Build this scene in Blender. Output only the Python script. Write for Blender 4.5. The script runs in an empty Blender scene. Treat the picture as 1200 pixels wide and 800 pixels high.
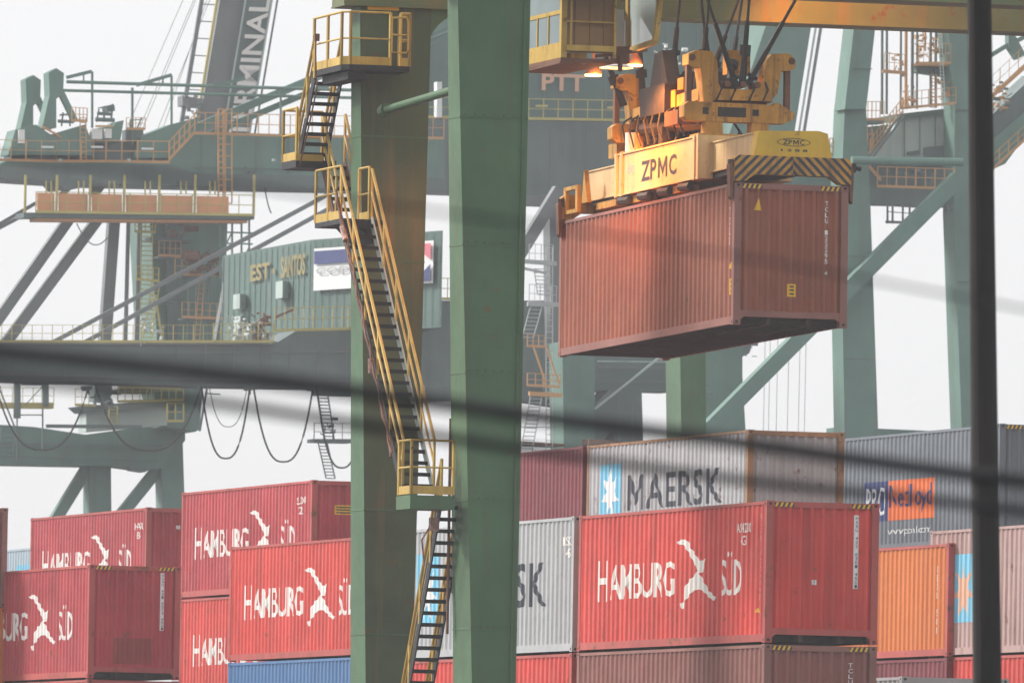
import bpy, bmesh, math, random
from mathutils import Vector, Matrix
random.seed(7)
S = bpy.context.scene
COL = S.collection
# ------------------------------------------------------------------ camera
F = 14000.0; PY0 = 1065.0; ROLL = 0.018; CZ = 2.6
CR, SR = math.cos(ROLL), math.sin(ROLL)
TH = math.radians(16.3)
U = Vector((-math.sin(TH), math.cos(TH), 0)); THC = TH + math.radians(1.7); UC = Vector((-math.sin(THC), math.cos(THC), 0)); V = Vector((math.cos(TH), math.sin(TH), 0)); ZZ = Vector((0, 0, 1))
cam_d = bpy.data.cameras.new('camera'); cam = bpy.data.objects.new('camera', cam_d); COL.objects.link(cam)
cam_d.sensor_width = 36; cam_d.lens = F / 1200 * 36
cam_d.shift_y = (PY0 - 400) / 1200
cam_d.clip_start = 0.5; cam_d.clip_end = 6000
cam.matrix_world = Matrix(((CR, -SR, 0, 0), (0, 0, -1, 0), (SR, CR, 0, CZ), (0, 0, 0, 1)))
cam_d.dof.use_dof = True; cam_d.dof.focus_distance = 250; cam_d.dof.aperture_fstop = 8.0
S.camera = cam
# ------------------------------------------------------------------ sky, sun, exposure
SUN_EL, SUN_AZ = math.radians(36), math.radians(-65)     # azimuth from +Y, negative = to the left
w = bpy.data.worlds.new("World"); S.world = w; w.use_nodes = True
nt = w.node_tree; nt.nodes.clear()
sky = nt.nodes.new('ShaderNodeTexSky'); sky.sky_type = 'NISHITA'; sky.sun_disc = False
sky.sun_elevation = SUN_EL; sky.sun_rotation = SUN_AZ; sky.dust_density = 4.0; sky.air_density = 1.0
hs = nt.nodes.new('ShaderNodeHueSaturation'); hs.inputs['Saturation'].default_value = 0.18
b1 = nt.nodes.new('ShaderNodeBackground'); b1.inputs['Strength'].default_value = 0.05
b2 = nt.nodes.new('ShaderNodeBackground'); b2.inputs['Color'].default_value = (0.985, 0.985, 1, 1); b2.inputs['Strength'].default_value = 0.80
ad = nt.nodes.new('ShaderNodeAddShader'); wo = nt.nodes.new('ShaderNodeOutputWorld')
nt.links.new(sky.outputs[0], hs.inputs['Color']); nt.links.new(hs.outputs[0], b1.inputs['Color'])
nt.links.new(b1.outputs[0], ad.inputs[0]); nt.links.new(b2.outputs[0], ad.inputs[1]); nt.links.new(ad.outputs[0], wo.inputs['Surface'])
sd = bpy.data.lights.new('sun', 'SUN'); so = bpy.data.objects.new('sun', sd); COL.objects.link(so)
sd.energy = 4.4; sd.angle = math.radians(10); sd.color = (1, 0.965, 0.92)
sdir = Vector((math.sin(SUN_AZ) * math.cos(SUN_EL), math.cos(SUN_AZ) * math.cos(SUN_EL), math.sin(SUN_EL)))
so.rotation_euler = sdir.to_track_quat('Z', 'Y').to_euler()
S.view_settings.view_transform = 'Standard'; S.view_settings.look = 'None'; S.view_settings.gamma = 1
S.view_settings.use_curve_mapping = False; S.view_settings.exposure = 0.0
S.cycles.max_bounces = 6; S.cycles.volume_bounces = 1; S.cycles.diffuse_bounces = 2
S.cycles.use_denoising = True
HAZE = 0.00023

# ------------------------------------------------------------------ helpers
def at(px, py, Y):
    a = (px - 600) / F; b = (PY0 - py) / F
    return Vector(((a * CR - b * SR) * Y, Y, CZ + (a * SR + b * CR) * Y))
def atv(px, py, Y0):            # point on the plane along V that is Y0 away straight ahead
    return at(px, py, Y0 / (1 - math.tan(TH) * (px - 600) / F))
class MB:
    def __init__(s): s.v = []; s.f = []; s.m = []; s.g = []; s.k = []; s.hold = False
    def add(s, vs, fs, m=0):
        n = len(s.v); s.v += [tuple(p) for p in vs]; s.f += [tuple(n + i for i in f) for f in fs]; s.m += [m] * len(fs); s.g.append((n, len(s.v), len(s.f) - len(fs), len(s.f)))
    def box(s, o, ax, ay, az, m=0):   # corner + three edge vectors
        o = Vector(o); ax = Vector(ax); ay = Vector(ay); az = Vector(az)
        vs = [o, o + ax, o + ax + ay, o + ay, o + az, o + ax + az, o + ax + ay + az, o + ay + az]
        s.add(vs, [(0, 3, 2, 1), (4, 5, 6, 7), (0, 1, 5, 4), (1, 2, 6, 5), (2, 3, 7, 6), (3, 0, 4, 7)], m)
    def lbox(s, x0, x1, y0, y1, z0, z1, m=0): s.box((x0, y0, z0), (x1 - x0, 0, 0), (0, y1 - y0, 0), (0, 0, z1 - z0), m)
    def beam(s, a, b, w, h=None, m=0, up=ZZ):
        a = Vector(a); b = Vector(b); h = h or w; d = (b - a)
        if d.length < 1e-6: return
        dn = d.normalized(); u = up if abs(dn.dot(up)) < .98 else V
        sx = dn.cross(u).normalized(); sz = sx.cross(dn).normalized()
        s.box(a - sx * w / 2 - sz * h / 2, d, sx * w, sz * h, m)
    def tube(s, pts, r, n=8, m=0, r2=None):
        pts = [Vector(p) for p in pts]; rings = []
        for i, p in enumerate(pts):
            d = (pts[min(i + 1, len(pts) - 1)] - pts[max(i - 1, 0)]).normalized()
            u = ZZ if abs(d.z) < .95 else V
            x = d.cross(u).normalized(); y = x.cross(d).normalized()
            rr = r if r2 is None else r + (r2 - r) * i / (len(pts) - 1)
            rings.append([p + (x * math.cos(2 * math.pi * k / n) + y * math.sin(2 * math.pi * k / n)) * rr for k in range(n)])
        vs = [q for R in rings for q in R]; fs = []
        for i in range(len(pts) - 1):
            for k in range(n): fs.append((i * n + k, i * n + (k + 1) % n, (i + 1) * n + (k + 1) % n, (i + 1) * n + k))
        fs.append(tuple(range(n))[::-1]); fs.append(tuple((len(pts) - 1) * n + k for k in range(n)))
        s.add(vs, fs, m)
    def prism(s, poly, ext, m=0):
        poly = [Vector(p) for p in poly]; n = len(poly); ext = Vector(ext)
        vs = poly + [p + ext for p in poly]
        fs = [tuple(range(n)), tuple(range(2 * n - 1, n - 1, -1))] + [(i, i + n, (i + 1) % n + n, (i + 1) % n) for i in range(n)]
        s.add(vs, fs, m)
    def mark(s):
        if not s.hold: s.k.append(len(s.g))
    def slab(s, pxs, Y0, t, m=0): s.mark(); s.prism([atv(x, y, Y0) for x, y in pxs], U * t, m)
    def bar(s, x1, y1, x2, y2, Y0, wpx, m=0, Y1=None, round_=False):   # straight member, width given in pixels at its distance
        s.mark(); a = atv(x1, y1, Y0); b = atv(x2, y2, Y1 or Y0); w = wpx * Y0 / F
        if round_: s.tube([a, b], w / 2, 10, m)
        else: s.beam(a, b, w, w, m)
    def build(s, name, mats, parent=None):
        me = bpy.data.meshes.new(name); me.from_pydata(s.v, [], s.f)
        bm = bmesh.new(); bm.from_mesh(me); bmesh.ops.recalc_face_normals(bm, faces=bm.faces[:]); bm.to_mesh(me); bm.free()
        if not isinstance(mats, (list, tuple)): mats = [mats]
        for m in mats: me.materials.append(m)
        me.polygons.foreach_set('material_index', s.m); me.update()
        o = bpy.data.objects.new(name, me); COL.objects.link(o)
        if parent: o.parent = parent; o.matrix_parent_inverse = parent.matrix_basis.inverted() if parent.get('_w') else Matrix()
        return o
def build_each(b, name, mats, parent=None):
    out = []
    for i, (v0, v1, f0, f1) in enumerate(b.g):
        c = MB(); c.v = b.v[v0:v1]; c.f = [tuple(k - v0 for k in f) for f in b.f[f0:f1]]; c.m = b.m[f0:f1]; out.append(c.build(name, mats, parent))
    return out
def tag(o, label=None, cat=None, group=None, kind=None):
    if label: o['label'] = label
    if cat: o['category'] = cat
    if group: o['group'] = group
    if kind: o['kind'] = kind
    return o
def thing(name, loc, label, cat, group=None, rz=0, world=False):
    o = bpy.data.objects.new(name, None); COL.objects.link(o); o.location = loc; o.rotation_euler = (0, 0, rz); o.empty_display_size = .3
    if world: o['_w'] = 1           # its parts are given in world coordinates
    bpy.context.view_layer.update()
    return tag(o, label, cat, group)

# ------------------------------------------------------------------ materials
def paint(name, col, rough=.55, var=.18, rust=0.0, streak=0.0, rustcol=(.16, .07, .03), scol=(.1, .08, .05), scale=1.0, bump=.0, spec=.3, metal=0.0, fade=0.0):
    m = bpy.data.materials.new(name); m.use_nodes = True; n = m.node_tree.nodes; l = m.node_tree.links
    P = n['Principled BSDF']; P.inputs['Roughness'].default_value = rough; P.inputs['Specular IOR Level'].default_value = spec; P.inputs['Metallic'].default_value = metal
    tc = n.new('ShaderNodeTexCoord'); oi = n.new('ShaderNodeObjectInfo')
    mu = n.new('ShaderNodeMath'); mu.operation = 'MULTIPLY'; mu.inputs[1].default_value = 57.0; l.new(oi.outputs['Random'], mu.inputs[0])
    va = n.new('ShaderNodeVectorMath'); va.operation = 'ADD'; l.new(tc.outputs['Object'], va.inputs[0]); l.new(mu.outputs[0], va.inputs[1])
    def noise(sc, det=5, vec=None, rg=.6):
        t = n.new('ShaderNodeTexNoise'); t.inputs['Scale'].default_value = sc; t.inputs['Detail'].default_value = det; t.inputs['Roughness'].default_value = rg
        l.new(vec or va.outputs[0], t.inputs['Vector']); return t.outputs['Fac']
    def ramp(f, a, b):
        r = n.new('ShaderNodeMapRange'); r.inputs['From Min'].default_value = a; r.inputs['From Max'].default_value = b; r.clamp = True; l.new(f, r.inputs['Value']); return r.outputs[0]
    def mix(a, b, f):
        x = n.new('ShaderNodeMix'); x.data_type = 'RGBA'
        for s_, v in ((6, a), (7, b)):
            if isinstance(v, tuple): x.inputs[s_].default_value = (*v, 1)
            else: l.new(v, x.inputs[s_])
        if isinstance(f, float): x.inputs[0].default_value = f
        else: l.new(f, x.inputs[0])
        return x.outputs[2]
    lo = tuple(c * (1 - var) for c in col); hi = tuple(min(1, c * (1 + var) + var * .015) for c in col)
    c = mix(lo, hi, ramp(noise(.55 * scale, 7), .3, .7))
    if fade > 0:
        g = tuple(min(1, c_ * .7 + .22) for c_ in col)
        fm = n.new('ShaderNodeMath'); fm.operation = 'MULTIPLY'; fm.inputs[1].default_value = fade; l.new(ramp(noise(.9 * scale, 8, rg=.7), .42, .75), fm.inputs[0]); c = mix(c, g, fm.outputs[0])
    if streak > 0:
        mp = n.new('ShaderNodeMapping'); mp.inputs['Scale'].default_value = (2.6 * scale, 2.6 * scale, .16 * scale); l.new(va.outputs[0], mp.inputs['Vector'])
        sm = n.new('ShaderNodeMath'); sm.operation = 'MULTIPLY'; sm.inputs[1].default_value = streak; l.new(ramp(noise(1.0, 6, mp.outputs[0]), .5, .72), sm.inputs[0]); c = mix(c, scol, sm.outputs[0])
    if rust > 0:
        c = mix(c, rustcol, ramp(noise(2.3 * scale, 9, rg=.72), .67 - rust * .2, .74 - rust * .16))
    l.new(c, P.inputs['Base Color'])
    rr = n.new('ShaderNodeMapRange'); rr.inputs['To Min'].default_value = rough - .12; rr.inputs['To Max'].default_value = min(1, rough + .15); l.new(noise(3 * scale, 4), rr.inputs['Value']); l.new(rr.outputs[0], P.inputs['Roughness'])
    if bump > 0:
        bp = n.new('ShaderNodeBump'); bp.inputs['Strength'].default_value = bump; bp.inputs['Distance'].default_value = .07; l.new(noise(1.6 * scale, 5), bp.inputs['Height']); l.new(bp.outputs[0], P.inputs['Normal'])
    return m
def glow(name, col, st):
    m = bpy.data.materials.new(name); m.use_nodes = True; P = m.node_tree.nodes['Principled BSDF']
    P.inputs['Emission Color'].default_value = (*col, 1); P.inputs['Emission Strength'].default_value = st; P.inputs['Base Color'].default_value = (*col, 1); return m
M = {}
M['legdark'] = paint('green_crane_paint', (.062, .132, .062), .5, .2, .25, .6, scol=(.10, .085, .05), bump=.25)
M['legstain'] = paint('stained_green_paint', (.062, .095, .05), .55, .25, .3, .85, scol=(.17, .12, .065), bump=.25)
M['girder'] = paint('girder_green_paint', (.14, .17, .08), .55, .25, .5, .75, scol=(.26, .15, .06), bump=.2)
M['yellow'] = paint('yellow_rail_paint', (.52, .34, .075), .5, .2, .35, .4, scol=(.2, .1, .03), scale=2)
M['spready'] = paint('yellow_spreader_paint', (.52, .26, .04), .55, .28, .4, .9, scol=(.14, .07, .03), scale=2.4, bump=.2)
M['cream'] = paint('cream_paint', (.70, .47, .22), .5, .14, .3, .55, scol=(.35, .2, .1), scale=1.6, bump=.15)
M['black'] = paint('black_grease', (.03, .026, .024), .6, .3, .3, scale=3)
M['darkstep'] = paint('dark_step_steel', (.016, .015, .018), .6, .25, .2, scale=2)
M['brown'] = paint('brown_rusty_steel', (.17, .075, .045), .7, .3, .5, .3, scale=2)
M['galv'] = paint('galvanised_steel', (.42, .44, .44), .4, .15, .05, .1, scale=2)
M['wood'] = paint('container_floor_underside', (.075, .04, .035), .8, .3, .4, .4, scale=1.5)
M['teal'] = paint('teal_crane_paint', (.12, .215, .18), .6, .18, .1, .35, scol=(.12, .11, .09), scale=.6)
M['slate'] = paint('slate_girder_paint', (.12, .158, .155), .6, .2, .05, .3, scol=(.05, .05, .055), scale=.5)  # slate paint colour shared by the far girders, decks and fittings
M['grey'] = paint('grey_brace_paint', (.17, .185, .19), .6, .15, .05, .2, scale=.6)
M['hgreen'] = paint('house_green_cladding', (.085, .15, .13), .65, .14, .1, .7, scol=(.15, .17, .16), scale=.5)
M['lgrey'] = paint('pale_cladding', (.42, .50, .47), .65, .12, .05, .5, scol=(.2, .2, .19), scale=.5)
M['orange'] = paint('orange_walkway_paint', (.72, .33, .15), .6, .15, .25, .5, scol=(.7, .42, .28), scale=.8)
M['railo'] = paint('faded_orange_rail', (.55, .30, .13), .6, .15, .2, scale=.8)
M['raily'] = paint('pale_yellow_rail', (.50, .42, .14), .6, .15, .1, scale=.8)
M['white'] = paint('white_paint', (.78, .78, .77), .5, .06, 0, .15, scol=(.5, .47, .42))
M['lettw'] = paint('white_lettering', (.80, .76, .72), .55, .08, 0, .2, scol=(.55, .45, .42), scale=2)
M['ink'] = paint('black_lettering', (.035, .04, .055), .5, .2, 0)
M['blue'] = paint('blue_print', (.045, .06, .18), .5, .1)
M['sky'] = paint('sky_blue_print', (.18, .50, .68), .5, .1, 0, .3, scol=(.4, .5, .55))
M['orp'] = paint('orange_print', (.75, .17, .05), .5, .1)
M['redp'] = paint('red_print', (.65, .16, .2), .5, .1)
M['peach'] = paint('peach_print', (.72, .40, .27), .5, .1)
M['yel'] = paint('yellow_sticker', (.75, .42, .03), .5, .1)
M['glass'] = paint('cab_glass', (.30, .36, .38), .08, .15, spec=.8)
M['pink'] = paint('red_white_hose_wrap', (.40, .22, .18), .6, .6, .7, scale=14)
M['grime'] = paint('dark_grime_patch', (.16, .05, .04), .75, .5, .5, scale=4)
M['dully'] = paint('dull_yellow_lettering', (.27, .22, .08), .6, .3, .3)
M['pole'] = paint('dark_wood_pole', (.014, .011, .010), .8, .3, 0, .5, scol=(.05, .04, .035))
M['cable'] = paint('rubber_cable', (.008, .008, .012), .7, .2)
M['asphalt'] = paint('asphalt_yard', (.05, .05, .052), .9, .25, 0, .0, bump=.3)

# ------------------------------------------------------------------ ground
g = MB(); g.lbox(-400, 400, -30, 640, -.3, 0); tag(g.build('ground', M['asphalt']), kind='structure')

# ------------------------------------------------------------------ flat shapes and text on surfaces
_tc = {}
def glyphs(body, bold=0.0):
    if (body, bold) in _tc: return _tc[(body, bold)]
    c = bpy.data.curves.new('t', 'FONT'); c.body = body; c.size = 1; c.resolution_u = 3; c.offset = bold; c.fill_mode = 'FRONT'
    o = bpy.data.objects.new('t', c); COL.objects.link(o); dg = bpy.context.evaluated_depsgraph_get(); dg.update()
    me = bpy.data.meshes.new_from_object(o.evaluated_get(dg))
    vs = [(p.co.x, p.co.y) for p in me.vertices]; fs = [tuple(p.vertices) for p in me.polygons]
    bpy.data.objects.remove(o); bpy.data.curves.remove(c); bpy.data.meshes.remove(me)
    x0 = min(v[0] for v in vs); x1 = max(v[0] for v in vs); y0 = min(v[1] for v in vs); y1 = max(v[1] for v in vs)
    vs = [((x - x0) / (x1 - x0), (y - y0) / (y1 - y0)) for x, y in vs]
    _tc[(body, bold)] = (vs, fs); return vs, fs
def fit(gl, x0, x1, y0, y1): return [(x0 + a * (x1 - x0), y0 + b * (y1 - y0)) for a, b in gl[0]], gl[1]
MGL = ([(0, 0), (.19, 0), (.19, .62), (.5, .10), (.81, .62), (.81, 0), (1, 0), (1, 1), (.80, 1), (.5, .46), (.20, 1), (0, 1)], [tuple(range(12))])
def maersk_word(x0, x1, y0, y1):
    w_ = x1 - x0; return join2(fit(MGL, x0, x0 + w_ * .17, y0, y1), fit(glyphs('AERSK', .012), x0 + w_ * .195, x1, y0, y1))
def zpmc_word(x0, x1, y0, y1):
    w_ = x1 - x0; return join2(fit(glyphs('ZP', .02), x0, x0 + w_ * .43, y0, y1), fit(MGL, x0 + w_ * .48, x0 + w_ * .74, y0, y1), fit(glyphs('C', .02), x0 + w_ * .79, x1, y0, y1))
def rect(x0, x1, y0, y1): return [(x0, y0), (x1, y0), (x1, y1), (x0, y1)], [(0, 1, 2, 3)]
def poly2(pts): return list(pts), [tuple(range(len(pts)))]
def join2(*a):
    vs = []; fs = []
    for v, f in a: n = len(vs); vs += v; fs += [tuple(i + n for i in t) for t in f]
    return vs, fs
def decal(name, shape, fn, mat, parent, cuts=None):
    vs, fs = shape; bm = bmesh.new(); bv = [bm.verts.new((x, y, 0)) for x, y in vs]
    for f in fs:
        try: bm.faces.new([bv[i] for i in f])
        except ValueError: pass
    bm.normal_update(); bmesh.ops.triangulate(bm, faces=bm.faces[:]); bm.normal_update()
    if cuts:
        lo = min(v[0] for v in vs); hi = max(v[0] for v in vs)
        for c in cuts:
            if lo < c < hi: bmesh.ops.bisect_plane(bm, geom=bm.verts[:] + bm.edges[:] + bm.faces[:], plane_co=(c, 0, 0), plane_no=(1, 0, 0))
    for v in bm.verts: v.co = fn(v.co.x, v.co.y)
    me = bpy.data.meshes.new(name); bm.to_mesh(me); bm.free(); me.materials.append(mat)
    o = bpy.data.objects.new(name, me); COL.objects.link(o)
    if parent: o.parent = parent; o.matrix_parent_inverse = parent.matrix_basis.inverted() if parent.get('_w') else Matrix()
    return o

# ------------------------------------------------------------------ containers
W = 2.438; L40 = 12.192; SP = .300; SD = .034; EP = .24; ED = .05
def prof(t, P, D):
    t = (t % P) / P
    if t < .24: return 0.0
    if t < .44: return D * (t - .24) / .20
    if t < .80: return D
    return D * (1 - (t - .80) / .20)
def breaks(a, b, P):
    r = [a]; k = math.floor(a / P)
    while k * P < b:
        for q in (0, .24, .44, .80):
            x = (k + q) * P
            if a < x < b: r.append(x)
        k += 1
    return r + [b]
_cm = {}
def cmesh(key, fn):
    if key not in _cm: mb = MB(); fn(mb); o = mb.build(key[0], [M['white']] * (max(mb.m) + 1)); _cm[key] = o.data; bpy.data.objects.remove(o)
    return _cm[key]
def cpart(key, fn, mats, parent, name=None):
    me = cmesh(key, fn); o = bpy.data.objects.new(name or key[0], me); COL.objects.link(o); o.parent = parent
    for i, m in enumerate(mats): o.material_slots[i].link = 'OBJECT'; o.material_slots[i].material = m
    return o
def container(px, py, Y, H, mat, label, L=L40, roof_z=None, dyaw=0, tilt=0, pos=None, fmat=None, hazard=False, marks=None, name='shipping_container'):
    """px,py: near left top corner; origin of the thing = near left bottom corner"""
    p = pos if pos is not None else at(px, py, Y) - ZZ * H
    t = thing(name, p, label, 'shipping container', 'shipping containers stacked in the yard' if not tilt else None)
    t.rotation_euler = (tilt, 0, THC + dyaw)
    fm = fmat or mat
    def frame(mb):
        for x in (0, W - .15):
            for y in (0, L - .15): mb.lbox(x, x + .15, y, y + .15, .12, H - .12)
        for x in (0.004, W - .064):
            mb.lbox(x, x + .06, .15, L - .15, H - .075, H - .012); mb.lbox(x, x + .05, .15, L - .15, .02, .175)
        for y in (.004, L - .124):
            mb.lbox(.15, W - .15, y, y + .12, H - .13, H - .012); mb.lbox(.15, W - .15, y + .02, y + .12, .17, .30)
            for sx in (1, -1):
                x = .15 if sx > 0 else W - .15
                mb.prism([(x, y + .01, .30), (x + sx * .26, y + .01, .30), (x, y + .01, .10)], (0, .06, 0))
    cpart(('frame', L, H), frame, [fm], t)
    def side(mb, x0, sg):
        ys = breaks(.15, L - .15, SP); vs = []; fs = []
        for y in ys:
            x = x0 + sg * (.012 + prof(y, SP, SD)); vs += [(x, y, .17), (x, y, H - .07)]
        for i in range(len(ys) - 1): fs.append((2 * i, 2 * i + 1, 2 * i + 3, 2 * i + 2))
        mb.add(vs, fs)
    cpart(('side_panel', L, H, 0), lambda mb: side(mb, 0, 1), [mat], t)
    cpart(('side_panel', L, H, 1), lambda mb: side(mb, W, -1), [mat], t)
    def end(mb, y0, sg):
        xs = breaks(.15, W - .15, EP); vs = []; fs = []
        for x in xs:
            y = y0 + sg * (.012 + prof(x, EP, ED)); vs += [(x, y, .29), (x, y, H - .12)]
        for i in range(len(xs) - 1): fs.append((2 * i, 2 * i + 1, 2 * i + 3, 2 * i + 2))
        mb.add(vs, fs)
    cpart(('end_panel', L, H, 0), lambda mb: end(mb, 0, 1), [mat], t)
    cpart(('end_panel', L, H, 1), lambda mb: end(mb, L, -1), [mat], t)
    cpart(('roof_panel', L, H), lambda mb: mb.lbox(.06, W - .06, .1, L - .1, H - .05, H - .02), [mat], t)
    def floor(mb):
        mb.lbox(.06, W - .06, .12, L - .12, .16, .20)
        y = .5
        while y < L - .3: mb.lbox(.06, W - .06, y, y + .05, .03, .16); y += .42
        mb.lbox(.75, .83, .1, L * .3, .02, .16); mb.lbox(W - .83, W - .75, .1, L * .3, .02, .16)
    cpart(('floor', L, H), floor, [M['wood']], t)
    def cast(mb):
        mb.lbox(0, .162, 0, .178, 0, .118)
        for s_, y in ((-.002, 0), (.002, .178)): mb.add([(.081 + .035 * math.cos(a), y + s_, .059 + .03 * math.sin(a)) for a in [k * math.pi / 5 for k in range(10)]], [tuple(range(10))], 1)
        for s_, x in ((-.002, 0), (.002, .162)): mb.add([(x + s_, .089 + .035 * math.cos(a), .059 + .03 * math.sin(a)) for a in [k * math.pi / 5 for k in range(10)]], [tuple(range(10))], 1)
    for x in (-.006, W - .156):
        for y in (-.006, L - .172):
            for z in (-.002, H - .116): cpart(('corner_casting', 0, 0), cast, [fm, M['black']], t).location = (x, y, z)
    if hazard:
        def hz(mb):
            mb.lbox(0, .42, .0, .003, -.115, -.03, 1)
            for k in range(4):
                a = k * .105
                mb.prism([(a, -.003, -.115), (a + .05, -.003, -.115), (a + .09, -.003, -.03), (a + .04, -.003, -.03)], (0, .004, 0))
        for x0 in (.17, W - .17 - .42): cpart(('hazard_tape', 0, 0), hz, [M['yel'], M['ink']], t).location = (x0, 0, H)
    for mk in (marks or []): mk(t, L, H)
    return t
# marks -----------------------------------------------------------------
def side_fn(L): return lambda s, z: Vector((.012 + prof(L - s, SP, SD) - .004, L - s, z))
def side_cuts(L): return [L - y for y in breaks(.15, L - .15, SP)]
def end_fn(): return lambda x, z: Vector((x, .012 + prof(x, EP, ED) - .004, z))
END_CUTS = breaks(.15, W - .15, EP)
LOGO = [(690,160),(720,142),(760,145),(790,180),(800,215),(850,290),(870,320),(905,320),(920,305),(915,350),(915,385),(890,415),(870,420),(905,480),(945,560),(1000,615),(995,645),(970,635),(905,565),(870,545),(820,560),(780,610),(755,640),(745,695),(735,695),(725,655),(745,640),(755,530),(790,470),(840,430),(850,400),(845,360),(820,330),(800,280),(760,215),(735,185),(700,180)]
def hamburg(t, L, H):
    k = H / 2.896; z = lambda a: a * H
    gl = glyphs('AMBURG', .009); h = glyphs('H', .012); sd_ = glyphs('SÜD', .009)
    sh = join2(fit(h, .105 * L, .155 * L, z(.355), z(.655)), fit(gl, .168 * L, .515 * L, z(.362), z(.62)))
    decal('lettering', sh, side_fn(L), M['lettw'], t, side_cuts(L))
    decal('lettering', fit(sd_, .765 * L, .865 * L, z(.345), z(.66)), side_fn(L), M['lettw'], t, side_cuts(L))
    lg = [((.53 + (x - 690) / 310 * .205) * L, z(.77 - (y - 142) / 553 * .5)) for x, y in LOGO]
    decal('logo', poly2(lg), side_fn(L), M['lettw'], t, side_cuts(L))
def star_pts(cx, cy, r, n=7, k=.42):
    return [(cx + (r if i % 2 == 0 else r * k) * math.sin(i * math.pi / n), cy + (r if i % 2 == 0 else r * k) * math.cos(i * math.pi / n)) for i in range(2 * n)]
def maersk(star=True, text=True, smat='white', s0=.075):
    def fn(t, L, H):
        if star:
            a, b = s0 * L, (s0 + .14) * L; z0, z1 = .26 * H, .80 * H
            decal('logo', rect(a, b, z0, z1), side_fn(L), M['sky'], t, side_cuts(L))
            decal('logo', poly2(star_pts((a + b) / 2, (z0 + z1) / 2 - .05, .70)), lambda s, z: side_fn(L)(s, z) - Vector((.003, 0, 0)), M[smat], t, side_cuts(L))
        if text: decal('lettering', maersk_word(.26 * L, .84 * L, .345 * H, .68 * H), side_fn(L), M['ink'], t, side_cuts(L))
    return fn
def numbers(txt, x=1.93, top=.33, h=.115, w=.075, mat='white', plate=False):
    def fn(t, L, H):
        sh = []; z = H - top
        for ch in txt:
            if ch != ' ': sh.append(fit(glyphs(ch, .01), x, x + w, z - h * .78, z))
            z -= h
        if plate: decal('number_plate', rect(x - .03, x + w + .03, z, H - top + .03), end_fn(), M['white'], t, END_CUTS)
        decal('lettering', join2(*sh), lambda a, b: end_fn()(a, b) - Vector((0, .003, 0)), M['ink'] if plate else M[mat], t, END_CUTS)
    return fn
def sidecode(txt, s=.955, top=.25, h=.14, w=.11):
    def fn(t, L, H):
        sh = []; z = H - top
        for ch in txt:
            if ch != ' ': sh.append(fit(glyphs(ch, .01), s * L, s * L + w, z - h * .8, z))
            z -= h
        decal('lettering', join2(*sh), side_fn(L), M['lettw'], t, side_cuts(L))
    return fn
def topcode(l1, l2, s=.90):     # code in two rows at the upper right of the side
    def fn(t, L, H):
        decal('lettering', join2(fit(glyphs(l1, .01), s * L, s * L + .85, H - .62, H - .42), fit(glyphs(l2, .01), (s + .02) * L, (s + .02) * L + .35, H - .88, H - .68)), side_fn(L), M['lettw'], t, side_cuts(L))
    return fn
def sticker(x0, x1, z0, z1, mat='yel', tri=False, end=True):
    def fn(t, L, H):
        sh = poly2([(x0, z0), (x1, z0), ((x0 + x1) / 2, z1)]) if tri else rect(x0, x1, z0, z1)
        decal('warning_sticker', sh, end_fn() if end else side_fn(L), M[mat], t, END_CUTS if end else side_cuts(L))
        if not tri:
            sh2 = join2(*[rect(x0 + .04, x1 - .04, z0 + (z1 - z0) * q, z0 + (z1 - z0) * (q + .13)) for q in (.15, .45, .72)])
            f0 = end_fn() if end else side_fn(L); off = Vector((0, .003, 0)) if end else Vector((.003, 0, 0))
            decal('lettering', sh2, lambda a, b: f0(a, b) - off, M['ink'], t, END_CUTS if end else side_cuts(L))
    return fn
def patch(x0, x1, z0, z1, mat):
    return lambda t, L, H: decal('repair_patch', rect(x0, x1, z0, z1), end_fn(), mat, t, END_CUTS)
def nedlloyd(t, L, H):
    a, b, c = .205 * L, .345 * L, .62 * L
    decal('lettering', rect(a, b, .26 * H + .0, .60 * H), side_fn(L), M['blue'], t, side_cuts(L))
    decal('lettering', rect(b, c, .26 * H, .60 * H), side_fn(L), M['orp'], t, side_cuts(L))
    f = lambda s, z: side_fn(L)(s, z) - Vector((.003, 0, 0))
    decal('lettering', fit(glyphs('P&O', 0.0), a + .12, b - .12, .31 * H, .55 * H), f, M['white'], t, side_cuts(L))
    decal('lettering', fit(glyphs('Nedlloyd', 0.004), b + .15, c - .15, .31 * H, .56 * H), f, M['blue'], t, side_cuts(L))
    decal('lettering', fit(glyphs('www.ponl.com', 0.0), b + .1, .60 * L, .12 * H, .20 * H), side_fn(L), M['white'], t, side_cuts(L))
CRED = paint('red_container_paint', (.62, .062, .048), .5, .2, .28, .6, scol=(.34, .05, .04), fade=.12, bump=.45)
CRED2 = paint('faded_red_container_paint', (.44, .050, .060), .55, .2, .35, .6, scol=(.25, .045, .045), fade=.14, bump=.45)
CBRN = paint('red_brown_container_paint', (.27, .080, .044), .55, .2, .35, .55, scol=(.30, .12, .07), fade=.10, bump=.45)
CBRN2 = paint('brown_container_paint', (.25, .09, .075), .6, .14, .15, .4, scol=(.18, .08, .07), fade=.15, bump=.45)
CMAR = paint('maroon_container_paint', (.19, .035, .045), .55, .15, .1, .3, scol=(.12, .04, .05), fade=.12, bump=.45)
CGRY = paint('grey_container_paint', (.40, .41, .42), .5, .1, .18, .35, scol=(.27, .24, .22), fade=.1, bump=.45)
CGRY2 = paint('rust_stained_grey_paint', (.38, .37, .38), .5, .12, .42, .5, scol=(.27, .24, .22), fade=.1, bump=.45)
CRUST = paint('rusty_corner_paint', (.30, .16, .08), .7, .3, .7, .4)
CDRK = paint('dark_blue_grey_container_paint', (.15, .17, .195), .5, .12, .12, .3, scol=(.2, .2, .21), fade=.12, bump=.45)
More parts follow.
